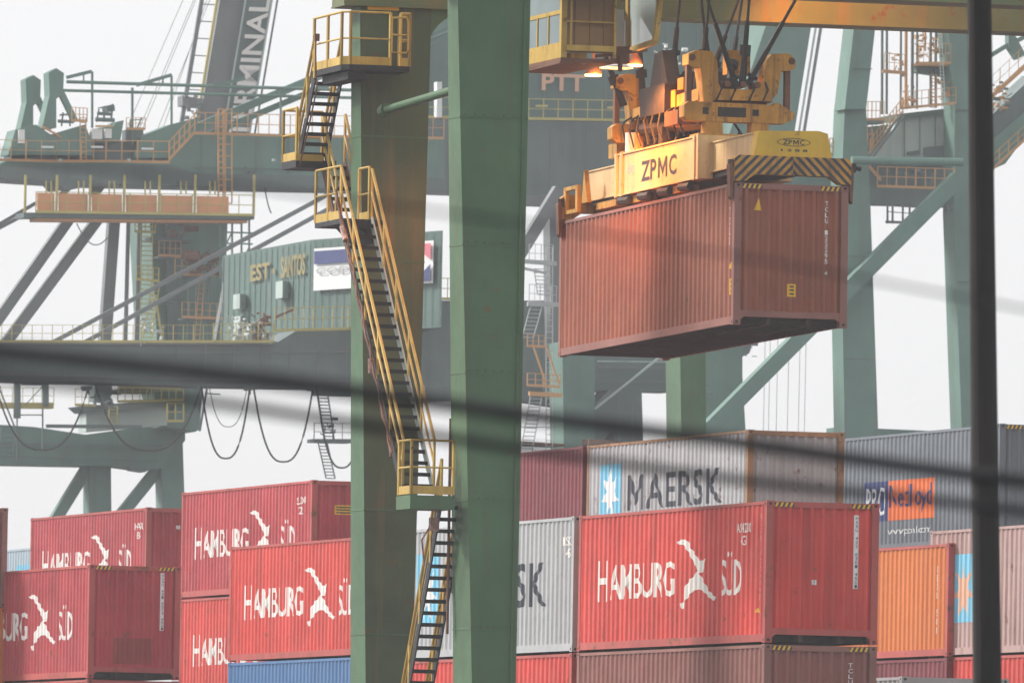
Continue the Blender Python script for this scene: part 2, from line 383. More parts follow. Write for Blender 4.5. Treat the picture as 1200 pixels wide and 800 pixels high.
CORG = paint('orange_container_paint', (.58, .16, .035), .55, .12, .12, .4, scol=(.42, .11, .04), fade=.1, bump=.45)
CPNK = paint('sun_bleached_pink_grey_paint', (.42, .28, .26), .6, .12, .25, .65, scol=(.16, .07, .05), fade=.2, bump=.45)
CBLU = paint('blue_container_paint', (.07, .17, .35), .5, .12, .1, .3, scol=(.12, .2, .3), fade=.15)
CPAL = paint('pale_blue_grey_paint', (.38, .46, .52), .5, .1, .15, .3)
CDP = paint('dull_patch_paint', (.30, .055, .05), .7, .2, .3, scale=2)
FR = paint('faded_red_frame_paint', (.42, .085, .075), .6, .2, .5, .3)
FB = paint('faded_brown_frame_paint', (.27, .12, .10), .6, .2, .3, .3)
HC, ST = 2.896, 2.591
GAP = .03
def below(c, H, **k):    # position of a container directly under c
    return Vector(c.location) - ZZ * (H + GAP)
PB = at(899, 586, 244)
B = container(0, 0, 0, HC, CRED, 'bright red container with white bird logo and full lettering, below the hanging container', pos=PB - ZZ * HC, fmat=FR, hazard=True,
    marks=[hamburg, topcode('HASU 422630', '45G1', .84), sticker(1.0, 1.12, 1.2, 1.3, 'white'), numbers('HASU 422 6301 45G1', 1.93, .28, .082, .055, plate=True), sidecode('HASU 4226301', .962, .25, .15, .1), sticker(.945 * L40, .965 * L40, .62, .72, tri=True, end=False)])
C = container(0, 0, 0, HC, CBRN2, 'brown container directly under the bright red one in front of the orange one', pos=below(B, HC), fmat=FB, hazard=True, marks=[numbers('TCLU 987304 1', 1.85, .35)])
D = container(0, 0, 0, HC, CGRY, 'light grey container with dark lettering half hidden by the wide green crane leg', pos=Vector(B.location) + UC * (L40 + .35), marks=[maersk(), topcode('MSKU', '45', .93)])
K = container(0, 0, 0, HC, CRED, 'red container under the light grey one beside the wide crane leg', pos=below(D, HC) + V * .0, fmat=FR, marks=[hamburg])
E = container(877, 503, 285, ST, CGRY2, 'grey container with rusty corner posts, blue star square and black lettering', fmat=CRUST, marks=[maersk()])
E['label'] = 'rust-cornered grey container with blue star square behind the bright red one'
Fc = container(0, 0, 0, ST, CMAR, 'plain maroon container above the light grey one, beside the crane leg', pos=Vector(E.location) + UC * (L40 + .35), L=6.058)
Lc = container(1172, 496, 288, HC, CDRK, 'dark blue-grey container with blue and orange name banner', fmat=CDRK, hazard=True, marks=[nedlloyd])
Mc = container(1112, 636, 274, ST, CORG, 'orange container below the dark one with the orange banner', fmat=FR, marks=[sidecode('GESU 500', .93, .5, .2, .05)])
Mb = container(0, 0, 0, HC, CMAR, 'maroon container under the orange one, only its upper edge showing', pos=below(Mc, HC))
Nc = container(1312, 606, 264, HC, CPNK, 'sun-bleached pinkish container with a peach star on blue, crossed by the dark pole', marks=[maersk(text=False, smat='peach', s0=.11)])
Nb = container(0, 0, 0, HC, CRED, 'red container under the sun-bleached pinkish one with the star', pos=below(Nc, HC), fmat=FR)
Q = container(1057, 792, 256, HC, CGRY, 'grey container at the bottom edge between brown container and pole')
G = container(105, 661, 305, HC, CRED2, 'faded red container with a dull square repair patch low on its end', fmat=FR, hazard=True,
    marks=[hamburg, numbers('HASU 431 5573 45G1', 1.93, .2, .08, .05, plate=True), patch(.68, 1.72, .38, 1.05, CDP)])
Gb = container(0, 0, 0, HC, CRED2, 'container under the patched red one, only its top edge showing', pos=below(G, HC), fmat=FR, marks=[hamburg])
Hc = container(172, 594, 340, HC, CRED2, 'faded red container just behind and above the one with the repair patch', fmat=FR, marks=[hamburg, topcode('HASU', '86', .9), sticker(.9, 1.0, 2.3, 2.4, 'white')])
I = container(366, 562, 316, HC, CRED2, 'highest of the red containers, with a yellow sticker on its end', fmat=FR, marks=[hamburg, topcode('SUDU', '22', .88), sticker(.65, 1.3, 2.0, 2.25)])
Ib = container(0, 0, 0, HC, CRED, 'red container under the highest one, partly hidden, lettering cut off', pos=below(I, HC), fmat=FR, marks=[hamburg])
Ib2 = container(0, 0, 0, HC, CRED, 'red container two tiers under the highest one at the bottom edge', pos=below(Ib, HC), fmat=FR)
J = container(0, 0, 0, HC, CRED, 'bright red container standing on a blue one, its near end hidden by a crane leg', pos=at(438, 627, 290.6) - ZZ * HC, fmat=FR, marks=[hamburg])
Jb = container(0, 0, 0, HC, CBLU, 'blue container at the bottom edge under a bright red one', pos=below(J, HC), marks=[lambda t, L, H: decal('logo', poly2(star_pts(.22 * L, H * .55, .6)), side_fn(L), M['white'], t, side_cuts(L))])
O1 = container(-96, 592, 312, ST, CBRN2, 'brown container on top of an orange one, only a corner strip showing', L=6.058, fmat=FB)
O2 = container(0, 0, 0, HC, CORG, 'orange container under the brown one, only a corner strip showing', L=6.058, pos=below(O1, HC))
P = container(130, 633, 362, ST, CPAL, 'pale blue-grey container just showing behind the faded red ones', marks=[lambda t, L, H: decal('logo', rect(.12 * L, .3 * L, .25 * H, .8 * H), side_fn(L), M['sky'], t, side_cuts(L))])
# the hanging container
A = container(0, 0, 0, HC, CBRN, 'red-brown container hanging in mid air under the yellow spreader', pos=at(862, 213, 243) - ZZ * HC, fmat=FB, hazard=True, tilt=math.radians(-.9), dyaw=math.radians(-1.25),
    marks=[numbers('TCLU 122295 4', 1.94, .33, .118, .085), sticker(.43, .60, HC - .56, HC - .30, tri=True), sticker(1.16, 1.35, .60, .86), sticker(.975 * L40, .985 * L40, .62, .95, end=False), sticker(.972 * L40, .985 * L40, 1.15, 1.3, tri=True, end=False), sidecode('TCLU', .972, .5, .2, .04)])
A['group'] = ''; del A['group']

# ------------------------------------------------------------------ spreader and headblock (local frame of the hanging container, z above its roof)
SPR = thing('container_spreader', Vector(A.location) + ZZ * HC, 'yellow telescopic spreader with black striped end beam gripping the hanging container', 'spreader')
SPR.rotation_euler = A.rotation_euler
def arm(y0, y1, x0, x1, z0, z1, name, mat):
    b = MB(); b.lbox(x0, x1, y0, y1, z0, z1)
    b.lbox(x0 - .03, x1 + .03, y0, y1, z1, z1 + .03); b.lbox(x0 - .03, x1 + .03, y0, y1, z0 - .03, z0)
    return b.build(name, mat, SPR)
arm(.35, 3.1, .48, 1.96, .45, 1.02, 'telescopic_arm', M['cream']); arm(8.9, 12.0, .48, 1.96, .42, 1.02, 'telescopic_arm', M['cream'])
mid = arm(3.1, 8.9, .22, 2.2, .33, 1.16, 'main_box', M['cream'])
b = MB()
for y in (3.1, 3.35, 8.4, 8.78): b.lbox(.17, .22, y, y + .12, .28, 1.2)
build_each(b, 'box_rib', M['cream'], mid)
decal('lettering', zpmc_word(1.75, 4.2, .50, .92), lambda s, z: Vector((.214, 8.9 - s, z)), M['ink'], mid)
decal('lettering', fit(glyphs('40', .0), .75, 1.25, .70, .92), lambda s, z: Vector((.214, 8.9 - s, z)), M['galv'], mid)
# near head box
b = MB(); b.prism([(.40, .06, .53), (2.08, .06, .53), (1.98, .06, 1.05), (1.78, .06, 1.10), (.50, .06, 1.06)], (0, .32, 0)); hb = b.build('head_box', paint('clean_yellow_paint', (.60, .38, .04), .5, .15, .25, .3, scol=(.3, .16, .05), scale=2), SPR)
decal('lettering', zpmc_word(1.02, 1.48, .80, .90), lambda x, z: Vector((x, .055, z)), M['ink'], hb)
decal('lettering', fit(glyphs('1 2 8 8', .03), .98, 1.55, .66, .71), lambda x, z: Vector((x, .055, z)), M['ink'], hb)
ring = [(1.25 + .36 * math.cos(a), .85 + .085 * math.sin(a)) for a in [k * math.pi / 12 for k in range(24)]]; rin = [(1.25 + .345 * math.cos(a), .85 + .072 * math.sin(a)) for a in [k * math.pi / 12 for k in range(24)]]
decal('lettering', (ring + rin, [(k, (k + 1) % 24, (k + 1) % 24 + 24, k + 24) for k in range(24)]), lambda x, z: Vector((x, .055, z)), M['ink'], hb)
# end beams with stripes
ebp = [(-.03, .02), (.20, .02), (.42, .17), (2.02, .17), (2.24, .02), (2.47, .02), (2.47, .48), (2.40, .55), (.06, .55), (-.03, .48)]
for y0, nm in ((-.02, 'near'), (12.0, 'far')):
    b = MB(); b.prism([(x, y0, z) for x, z in ebp], (0, .24, 0)); eb = b.build('end_beam', M['spready'], SPR)
    if nm == 'near':
        st = MB(); zt, zb = .55, .02
        def clip(poly, clipper):
            out = poly
            for i in range(len(clipper)):
                a = clipper[i]; c = clipper[(i + 1) % len(clipper)]; inp = out; out = []
                ins = lambda p: (c[0] - a[0]) * (p[1] - a[1]) - (c[1] - a[1]) * (p[0] - a[0]) >= -1e-9
                for j in range(len(inp)):
                    p, q = inp[j], inp[(j + 1) % len(inp)]
                    if ins(p) != ins(q):
                        d1 = (c[0] - a[0]) * (p[1] - a[1]) - (c[1] - a[1]) * (p[0] - a[0]); d2 = (c[0] - a[0]) * (q[1] - a[1]) - (c[1] - a[1]) * (q[0] - a[0]); k = d1 / (d1 - d2)
                        X = (p[0] + k * (q[0] - p[0]), p[1] + k * (q[1] - p[1]))
                        out += [X, q] if ins(q) else [X]
                    elif ins(q): out.append(q)
                if not out: return []
            return out
        pieces = [[(-.03, .02), (.20, .02), (.42, .17), (.42, .55), (.06, .55), (-.03, .48)], [(.42, .17), (1.22, .17), (1.22, .55), (.42, .55)], [(1.22, .17), (2.02, .17), (2.02, .55), (1.22, .55)], [(2.02, .17), (2.24, .02), (2.47, .02), (2.47, .48), (2.40, .55), (2.02, .55)]]
        for pi, pc in enumerate(pieces):
            sgn = 1 if pi < 2 else -1
            for k in range(-12, 26):
                x = 1.22 - sgn * (k * .19 + .02)
                strip = [(x, 0), (x + .09, 0), (x + .09 + sgn * .56, .56), (x + sgn * .56, .56)]
                r = clip(strip, pc)
                if len(r) > 2: st.add([(p[0], y0 - .004, p[1]) for p in r], [tuple(range(len(r)))])
        st.build('hazard_stripes', M['ink'], eb)
b = MB()
for x in (.08, 2.36):
    for y in (.1, 12.1): b.tube([(x, y, -.02), (x, y, .1)], .06, 8); 
build_each(b, 'twistlock', M['black'], SPR)
for x, y in ((-.10, .02), (2.47, .02), (-.10, 11.95), (2.47, 11.95)):
    b = MB(); b.prism([(x, y, -.30), (x + .05, y, -.36), (x + .07, y, .22), (x + .03, y, .46), (x - .03, y, .34)], (0, .20, 0)); b.build('corner_guide', M['brown'], SPR)
    b = MB(); b.tube([(x + .03, y + .1, .40), (x + .25, y + .1, .36)], .05, 8); b.lbox(x - .02, x + .12, y + .02, y + .16, .28, .46); b.build('guide_motor', M['black'], SPR)
# far end hardware: open yellow bracket, cylinder
b = MB(); b.lbox(.02, .10, 11.1, 12.0, .12, .20); b.lbox(.02, .1, 11.1, 12.0, .62, .70); b.lbox(.02, .1, 11.05, 11.2, .12, .7); b.lbox(.02, .1, 11.9, 12.05, .12, .7); b.prism([(.1, 10.6, .3), (.1, 11.0, .3), (.1, 10.85, 1.0)], (.1, 0, 0)); b.build('end_bracket', M['spready'], SPR)
b = MB()
b.lbox(.5, 1.9, .6, 11.5, .30, .40)
for y in (3.8, 5.2, 6.6, 8.0): b.tube([(.25, y, .18), (.25, y + .7, .2)], .09, 8)
b.build('hydraulic_line', M['black'], SPR)
b = MB()
for y in (4.4, 7.3): b.lbox(.3, .62, y, y + 1.0, .12, .27)
b.lbox(.3, .55, 9.2, 10.6, .14, .28); build_each(b, 'lower_bracket', M['spready'], SPR)
# headblock ------------------------------------------------------------
def hbeam(U0, zb):
    p = [(.02, zb + .08), (.12, zb), (2.2, zb), (2.42, zb + .12), (2.42, zb + .22), (2.05, zb + .44), (1.95, zb + .38), (.12, zb + .40), (.02, zb + .32)]
    b = MB(); b.prism([(x, U0, z) for x, z in p], (0, .35, 0)); o = b.build('cross_beam', M['spready'], SPR)
    c = MB(); 
    for x0, x1, z0, z1 in ((.42, .55, .14, .28), (.75, 1.36, .10, .30), (1.50, 1.64, .14, .27)):
        c.lbox(x0, x1, U0 - .006, U0 + .01, zb + z0, zb + z1)
    build_each(c, 'beam_slot', M['black'], o)
    c = MB()
    for x0, x1 in ((.5, .86), (1.5, 1.86)): c.prism([(x0 - .04, U0 + .03, 1.0), (x1 + .04, U0 + .03, 1.0), (x1, U0 + .03, zb), (x0, U0 + .03, zb)], (0, .3, 0))
    c.lbox(.3, 2.1, U0 - .1, U0 + .5, 1.16, 1.26)
    build_each(c, 'pedestal', M['spready'], o)
    q = [(.10, 2.50), (.10, 2.72), (.30, 2.80), (.62, 2.78), (.72, 2.60), (.76, 2.15), (.86, 2.02), (1.55, 2.02), (1.72, 2.2), (1.82, 2.66), (1.92, 2.78), (2.28, 2.80), (2.42, 2.68), (2.42, 2.50), (2.30, 2.44), (2.12, 2.44), (2.04, 1.95), (1.88, 1.80), (.66, 1.78), (.54, 1.55), (.46, 1.62), (.40, 2.2), (.36, 2.44), (.2, 2.44)]
    y = MB(); n = len(q); 
    y.prism([(x, U0, z + (zb - 1.34)) for x, z in q], (0, .42, 0)); yo = y.build('yoke', M['spready'], SPR)
    r = MB()
    for x in (2.30, .16): r.lbox(x - .055, x + .055, U0 + .12, U0 + .26, zb + .22, zb + 1.2)
    build_each(r, 'link_rod', M['brown'], yo)
    r = MB()
    for x in (.18, 2.34, .95, 1.3, 1.6):
        zc = 2.64 if x in (.18, 2.34) else 2.12
        r.tube([(x, U0 - .03, zc + zb - 1.34), (x, U0 + .45, zc + zb - 1.34)], .07, 10)
    build_each(r, 'pin', M['brown'], yo)
    return o
hbeam(3.6, 1.52); hbeam(8.6, 1.42)
b = MB()
for x in (.42, 1.75):
    b.box((x, 3.9, 1.98), (.28, 0, 0), (0, 4.9, -.10), (0, 0, .24)); b.lbox(x - .03, x + .31, 5.4, 5.9, 1.94, 2.3)
b.build('long_beam', M['spready'], SPR)
b = MB()
for x in (.95, 1.25, 1.5):
    for y in (5.3, 6.3, 7.1): b.tube([(x - .09, y, 2.42), (x + .09, y, 2.42)], .36, 16)
b.lbox(.25, 1.9, 5.7, 7.4, 1.85, 2.45); b.lbox(.7, 1.7, 4.9, 7.6, 1.75, 2.1)
b.prism([(.40, 5.9, 2.3), (.40, 7.3, 2.3), (.40, 6.9, 3.15), (.40, 6.4, 3.2)], (.30, 0, 0)); b.prism([(1.5, 6.0, 2.1), (1.5, 7.3, 2.1), (1.5, 6.9, 2.85), (1.5, 6.45, 2.9)], (.2, 0, 0))
b.build('sheave_block', M['black'], SPR)
b = MB(); b.lbox(.55, 1.95, 4.05, 4.2, 1.72, 2.1); b.lbox(.1, .5, 4.3, 5.2, 1.5, 1.8); b.lbox(.55, 1.9, 8.1, 8.5, 1.6, 2.0); b.build('cross_web', M['brown'], SPR)  # brown boxes added behind the yokes to give them a darker, shaded underside
b = MB()
for k in range(9): y_ = 4.2 + .5 * k; b.tube([(.22, y_, 1.25), (.16, y_ + .15, 1.55 + .1 * (k % 3)), (.25, y_ + .3, 1.85), (.5, y_ + .35, 2.0)], .022, 6)
for x_ in (.7, 1.0, 1.4, 1.7): b.tube([(x_, 3.55, 1.95), (x_ + .1, 3.5, 2.2), (x_ + .05, 3.7, 2.5)], .025, 6)
b.build('hose', M['black'], SPR)
b = MB(); b.lbox(1.1, 1.6, 4.1, 4.4, 2.55, 3.05); b.lbox(.5, .62, 5.2, 5.6, 2.3, 2.55); b.build('motor_cover', M['spready'], SPR)
b = MB()
for k in range(16):
    x = .3 + random.random() * 1.5; y = 5.5 + random.random() * 3
    b.tube([(x, y, 1.2), (x + .15, y + .1, 1.5), (x + .35 * random.random(), y + .3, 1.3 + .4 * random.random()), (x - .1, y + .2, 1.9)], .028, 6)
for k in range(7): x = .3 + .18 * k; b.lbox(x, x + .12, 6 + .3 * k, 6.25 + .3 * k, 1.18, 1.4 + .3 * random.random())
b.tube([(.35, 7.4, 1.6), (.9, 4.9, 1.62)], .15, 10)
b.build('hydraulic_clutter', M['black'], SPR)
b = MB(); b.tube([(.32, 8.2, 1.2), (.32, 8.2, 1.6)], .13, 12); b.build('accumulator', M['white'], SPR)
b = MB(); b.tube([(.30, 7.6, 1.2), (.30, 7.6, 1.55)], .10, 12); b.lbox(.25, .75, 9.0, 9.6, 1.15, 1.45); b.build('valve_block', M['spready'], SPR)
# ropes with sockets, up to the trolley
def rope(x, y, z, tx, ty, s0=.15, s1=.34, r=.03):
    top = 5.6; a = Vector((x, y, z)); c = Vector((tx, ty, top)); d = c - a
    b = MB(); b.tube([a, c], r, 6); b.build('hoist_rope', M['black'], SPR)
    b = MB(); b.tube([a, a + d * s0 * .5, a + d * s0, a + d * s1], .085, 8, r2=.05); b.tube([a + d * (s0 * .9), a + d * (s0 * 1.25)], .12, 8); b.build('rope_socket', M['black'], SPR)
rope(1.18, 3.7, 2.25, -.3, 3.0, .05, .38); rope(1.30, 3.7, 2.3, 1.45, 3.4, .2, .4); rope(1.42, 3.7, 2.3, 3.2, 3.4, .05, .4, .035); rope(1.0, 5.5, 2.6, 1.15, 5.2)
rope(1.3, 5.9, 2.6, 2.3, 5.6, .1, .3); rope(.75, 6.7, 2.9, .95, 6.6, .1, .3); rope(.30, 8.7, 2.2, -1.0, 8.9, .15, .5); rope(.5, 8.0, 2.3, .1, 7.6, .15, .45); rope(1.1, 3.9, 2.4, 2.2, 6.0, .1, .3); rope(1.6, 6.9, 2.9, 1.2, 6.8, .1, .3)

# ------------------------------------------------------------------ yard crane (legs, girders, stairs)
O = at(422.5, 90, 249.7); O = Vector((O.x, O.y, 0))
RTG = thing('yard_gantry_crane', O, 'dark green gantry crane with tapered legs and yellow stairs, standing before the container stacks', 'gantry crane', rz=TH)
def loc(p): d = Vector(p) - O; return Vector((d.dot(V), d.dot(U), d.z))
def leg(e_top, e_bot, wv, wu, ztop, mats, off=(0, 0)):
    t = loc(e_top); bo = loc(e_bot); k = (bo - t) / (bo.z - t.z)
    b = MB()
    def ring(z):
        c = t + k * (z - t.z); f = (z - bo.z) / (t.z - bo.z); a = wv[1] + (wv[0] - wv[1]) * f; d = wu[1] + (wu[0] - wu[1]) * f
        return [c, c + Vector((a, 0, 0)), c + Vector((a, d, 0)), c + Vector((0, d, 0))]
    zs = [.0, 1.2, bo.z, (bo.z + t.z) / 2, t.z, ztop]; R = [ring(z) for z in zs]
    vs = [tuple(p + Vector((off[0], off[1], 0))) for r in R for p in r]; fs = [(0, 3, 2, 1), tuple(4 * (len(zs) - 1) + i for i in range(4))]
    for i in range(len(zs) - 1):
        for j in range(4): fs.append((4 * i + j, 4 * i + (j + 1) % 4, 4 * i + 4 + (j + 1) % 4, 4 * i + 4 + j))
    b.add(vs, fs); b.m = [0] * len(fs)
    o = b.build('leg', mats, RTG); s = MB()
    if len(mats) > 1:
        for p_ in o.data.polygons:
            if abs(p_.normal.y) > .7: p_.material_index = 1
    for z in (8.3, 10.9, 13.5, 16.1, 18.7):
        r = [p + Vector((off[0], off[1], 0)) for p in ring(z)]
        for i in range(4): s.beam(r[i], r[(i + 1) % 4], .02, .035)
    s.build('weld_seam', M['legdark'], o)
    return o, ring
leg1, ring1 = leg(at(422.5, 90, 249.7), at(428.4, 800, 249.7), (1.50, 1.01), (.73, 1.18), 22.5, [M['legdark'], M['legstain']])
leg2, ring2 = leg(at(536.5, 0, 243), at(553, 800, 243), (1.54, .93), (.76, 1.38), 22.5, [M['legdark']])
leg(at(422.5, 90, 249.7), at(428.4, 800, 249.7), (1.50, 1.01), (.73, 1.18), 22.5, [M['legdark']], (23.5, 0))
leg(at(536.5, 0, 243), at(553, 800, 243), (1.54, .93), (.76, 1.38), 22.5, [M['legdark']], (23.5, 0))
z_g = loc(atv(700, 18.5, 250.6)).z        # underside of the girders
for b0 in (-.05, -7.1):
    b = MB(); b.lbox(-.4, 26, b0, b0 + .95, z_g + .03, z_g + 1.55); b.lbox(-.4, 26, b0 - .08, b0 + 1.03, z_g, z_g + .03)
    gd = b.build('girder', M['girder'], RTG); r = MB(); r.lbox(-.4, 26, b0 + .4, b0 + .5, z_g + 1.55, z_g + 1.7); r.build('trolley_rail', M['brown'], gd)
b = MB()   # rounded gusset between leg and girder
gp = [(1.40, 0, z_g - 1.6)] + [(1.42 + .9 * (1 - math.cos(a)), 0, z_g - 1.0 + .95 * math.sin(a)) for a in [k * math.pi / 16 for k in range(9)]] + [(2.4, 0, z_g + .0), (1.2, 0, z_g + .0), (1.2, 0, z_g - 1.6)]
b.prism([Vector(p) + Vector((0, .05, 0)) for p in gp], (0, .5, 0)); b.build('gusset', M['legdark'], RTG)
for a0 in (.1, 23.6):
    b = MB(); b.lbox(a0, a0 + 1.0, -8.2, 2.2, .75, 1.6); sb = b.build('sill_beam', M['legdark'], RTG)
    for bb in (-7.5, -6.0, .1, 1.5):
        t_ = MB(); t_.tube([(a0 + .2, bb, .72), (a0 + .8, bb, .72)], .72, 20); t_.build('tyre', M['cable'], RTG)
b = MB(); b.tube([loc(at(452, 129, 248.9)), loc(at(530, 106, 244.2))], .088, 12); b.tube([loc(at(449, 130, 249.2)), loc(at(454, 128.2, 248.8))], .14, 12); b.build('tie_pipe', M['galv'] if 0 else M['legdark'], RTG)
def rail(b, pts, h=1.1, mid=.55, r=.026, post=1.0, kick=True, hz=None):
    for i in range(len(pts) - 1):
        p, q = Vector(pts[i]), Vector(pts[i + 1]); n = max(1, round((q - p).length / post))
        b.tube([p + ZZ * h, q + ZZ * h], r, 6); b.tube([p + ZZ * mid, q + ZZ * mid], r * .8, 6)
        for k in range(n + 1):
            s_ = p + (q - p) * k / n; b.beam(s_, s_ + ZZ * h, .055, .045)
        if kick: b.beam(p + ZZ * .09, q + ZZ * .09, .012, .17)
def stair(name, top, bot, wv_, treadm, strm, hand=True, n=None, hoff=1.0, both=True, light=False):
    """top,bot: left ends (local a,b,z); the width goes along +a"""
    top, bot = Vector(top), Vector(bot); wv_ = Vector((wv_, 0, 0)); b = MB(); n = n or max(3, round(abs(top.z - bot.z) / .235))
    for k in range(n):
        p = top + (bot - top) * (k + .5) / n; b.box(p + Vector((0, -.11, -.015)), wv_, (0, .22, 0), (0, 0, .035)); b.box(p + Vector((0, -.11, -.06)), wv_, (0, .02, 0), (0, 0, .06))
    o = b.build(name, treadm, RTG)
    s = MB()
    for q in (Vector(), wv_): s.beam(top + q, bot + q, .03, .20)
    st_ = build_each(s, 'stringer', strm, o)
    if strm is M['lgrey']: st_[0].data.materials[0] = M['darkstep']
    if hand:
        h = MB()
        for q in ([Vector(), wv_] if both else [Vector()]):
            h.tube([top + q + ZZ * hoff, bot + q + ZZ * hoff], .034, 8); h.tube([top + q + ZZ * hoff * .55, bot + q + ZZ * hoff * .55], .026, 6)
            m = max(2, round((top - bot).length / 1.5))
            for k in range(m + 1): p = top + q + (bot - top) * k / m; h.beam(p, p + ZZ * hoff, .05, .04)
        h.build('handrail', M['yellow'], o)
    return o
z1 = loc(at(402, 75, 248.6)).z
b = MB(); b.prism([(-.64, -.75, z1 - .12), (-.50, -.92, z1 - .12), (.80, -.92, z1 - .12), (.80, -.02, z1 - .12), (-.05, -.02, z1 - .12), (-.05, 1.5, z1 - .12), (-.64, 1.5, z1 - .12)], (0, 0, .12))
b.lbox(-.5, -.1, -.8, 1.2, z1 - .30, z1 - .13)
pf = b.build('platform', M['darkstep'], RTG)
b = MB(); rail(b, [(-.62, 1.45, z1), (-.62, -.72, z1), (-.48, -.90, z1), (.38, -.90, z1)]); rail(b, [(.60, -.90, z1), (.80, -.90, z1), (.80, -.06, z1)]); b.build('railing', M['yellow'], pf)
b = MB(); b.tube([(.40, -.93, z1 + 1.0), (.72, -.93, z1 + 1.02), (.76, -.93, z1 + .9), (.76, -.93, z1 + .35), (.72, -.93, z1 + .28), (.40, -.93, z1 + .28), (.40, -.93, z1 + 1.0)], .024, 6); b.tube([(.40, -.93, z1 + .65), (.76, -.93, z1 + .65)], .02, 6); b.build('gate', M['yellow'], pf)
z2 = loc(at(340, 190, 252.4)).z; 
stair('stair_flight', (-.64, 1.30, z1 - .15), (-.64, 2.45, z2 + .05), .58, M['darkstep'], M['darkstep'], n=8, hoff=.9)
b = MB(); b.lbox(-.78, .1, 2.15, 3.3, z2 - .16, z2); p2 = b.build('platform', M['darkstep'], RTG)
b = MB(); rail(b, [(-.76, 2.2, z2), (-.76, 3.28, z2), (.1, 3.28, z2)], post=1.1); b.lbox(-.79, -.2, 2.13, 2.15, z2 - .02, z2 + .12); b.build('railing', M['yellow'], p2)
z3 = loc(at(402, 256, 248.6)).z
stair('stair_flight', (-.15, 2.4, z2), (-.15, 1.2, z3), .5, M['darkstep'], M['brown'], n=6)
b = MB(); b.lbox(-.62, .10, -.92, 1.15, z3 - .1, z3); b.prism([(-.3, -.9, z3 - .10), (.1, -.9, z3 - .10), (.1, -.9, z3 - .5)], (0, 1.6, 0)); b.lbox(.05, .35, -.92, -.04, z3 - .1, z3); p3 = b.build('platform', M['darkstep'], RTG)
b = MB(); rail(b, [(-.62, -.88, z3), (-.62, 1.1, z3)], post=1.0); rail(b, [(.0, -.05, z3), (.0, -.85, z3)], post=.6); b.build('railing', M['yellow'], p3)
z4 = loc(at(500, 582, 244.5)).z
stair('stair_flight', (-.62, -.90, z3), (-.62, -6.0, z4 + .1), .66, M['darkstep'], M['lgrey'], n=24, hoff=1.05)  # right stringer painted pale to imitate the lit ends of the treads
b = MB()
for q in range(3): b.tube([Vector((-.74, -.9 - 4.7 * k / 20, z3 + .55 - (z3 - z4) * k / 21)) + Vector((.03 * math.sin(k * 2.1 + q), .0, .05 * math.cos(k * 1.7 + 2 * q))) for k in range(21)], .024, 6)
b.build('cable_bundle', M['brown'], RTG)
b = MB(); 
for f in (.12, .60): b.tube([(-.75, -.9 - 5.0 * f, z3 + .50 - (z3 - z4) * f), (-.75, -.9 - 4.45 * (f + .08), z3 + .50 - (z3 - z4) * (f + .05))], .065, 8)
build_each(b, 'cable_wrap', M['pink'], RTG)
b = MB(); b.lbox(-.72, .22, -6.95, -5.9, z4 - .30, z4 - .02); p4 = b.build('platform', M['legdark'], RTG)
b = MB(); rail(b, [(-.70, -6.0, z4), (-.70, -6.92, z4), (.19, -6.92, z4)], post=.7); b.build('railing', M['yellow'], p4)
z5 = loc(at(485, 800, 246.5)).z
tp = Vector((.12, -6.3, z4 - .1)); dr = Vector((0, 2.15, z5 - z4 + .1))
stair('stair_flight', tp, tp + dr * 1.35, .5, M['darkstep'], M['darkstep'], hoff=.85)
b = MB(); b.lbox(-.1, .75, tp.y + dr.y * 1.35, tp.y + dr.y * 1.35 + 1.0, (tp + dr * 1.35).z - .1, (tp + dr * 1.35).z); b.build('platform', M['darkstep'], RTG)
b = MB(); b.tube([(-.05, -6.4, z4 - .5), (-.22, -6.1, z4 - .9), (-.1, -5.9, z4 - 1.4)], .02, 6); b.lbox(-.12, .06, -6.4, -6.25, z4 - .72, z4 - .45); b.build('junction_box', M['pink'], RTG)
b = MB(); s_ = .1; b.lbox(.12, .80, -.03, -.012, z1 + 1.22, z1 + 1.42); b.build('sign_plate', M['yel'], RTG)
b = MB(); b.tube([(-.70, 1.2, z1 + .7), (-.72, 1.0, z1 + .75), (-.75, .85, z1 + .3), (-.72, .8, z1 - .4), (-.70, 1.5, z1 - 1.2), (-.7, 2.2, z1 - 2.0)], .018, 6); b.lbox(-.74, -.64, .95, 1.05, z1 + .6, z1 + .75); b.build('lamp_cable', M['brown'], RTG)
b = MB(); b.tube([ring2(z4 - .3)[3] + Vector((-.05, 0, -2.5)), ring2(z4)[3] + Vector((-.05, 0, 1.6))], .03, 6); b.build('conduit', M['brown'], RTG)

b = MB()
for z_ in (8.3, 10.9, 13.5, 16.1, 18.7):
    e_ = ring2(z_); 
    for k_ in range(7): p_ = e_[0] + (e_[1] - e_[0]) * ((k_ + .5) / 7); b.tube([p_ + Vector((0, -.04, .05)), p_ + Vector((0, .02, .05))], .014, 6)
b.build('splice_bolts', M['legdark'], RTG)
b = MB(); e0, e1 = ring2(6.5), ring2(21.5); b.tube([e0[1] + Vector((-.12, -.03, 0)), e1[1] + Vector((-.12, -.03, 0))], .022, 6)
for z_ in range(8, 21, 2): p_ = e0[1] + (e1[1] - e0[1]) * ((z_ - 6.5) / 15) + Vector((-.12, -.03, 0)); b.lbox(p_.x - .05, p_.x + .05, p_.y - .01, p_.y + .03, p_.z, p_.z + .04)
b.build('conduit', M['legdark'], RTG)
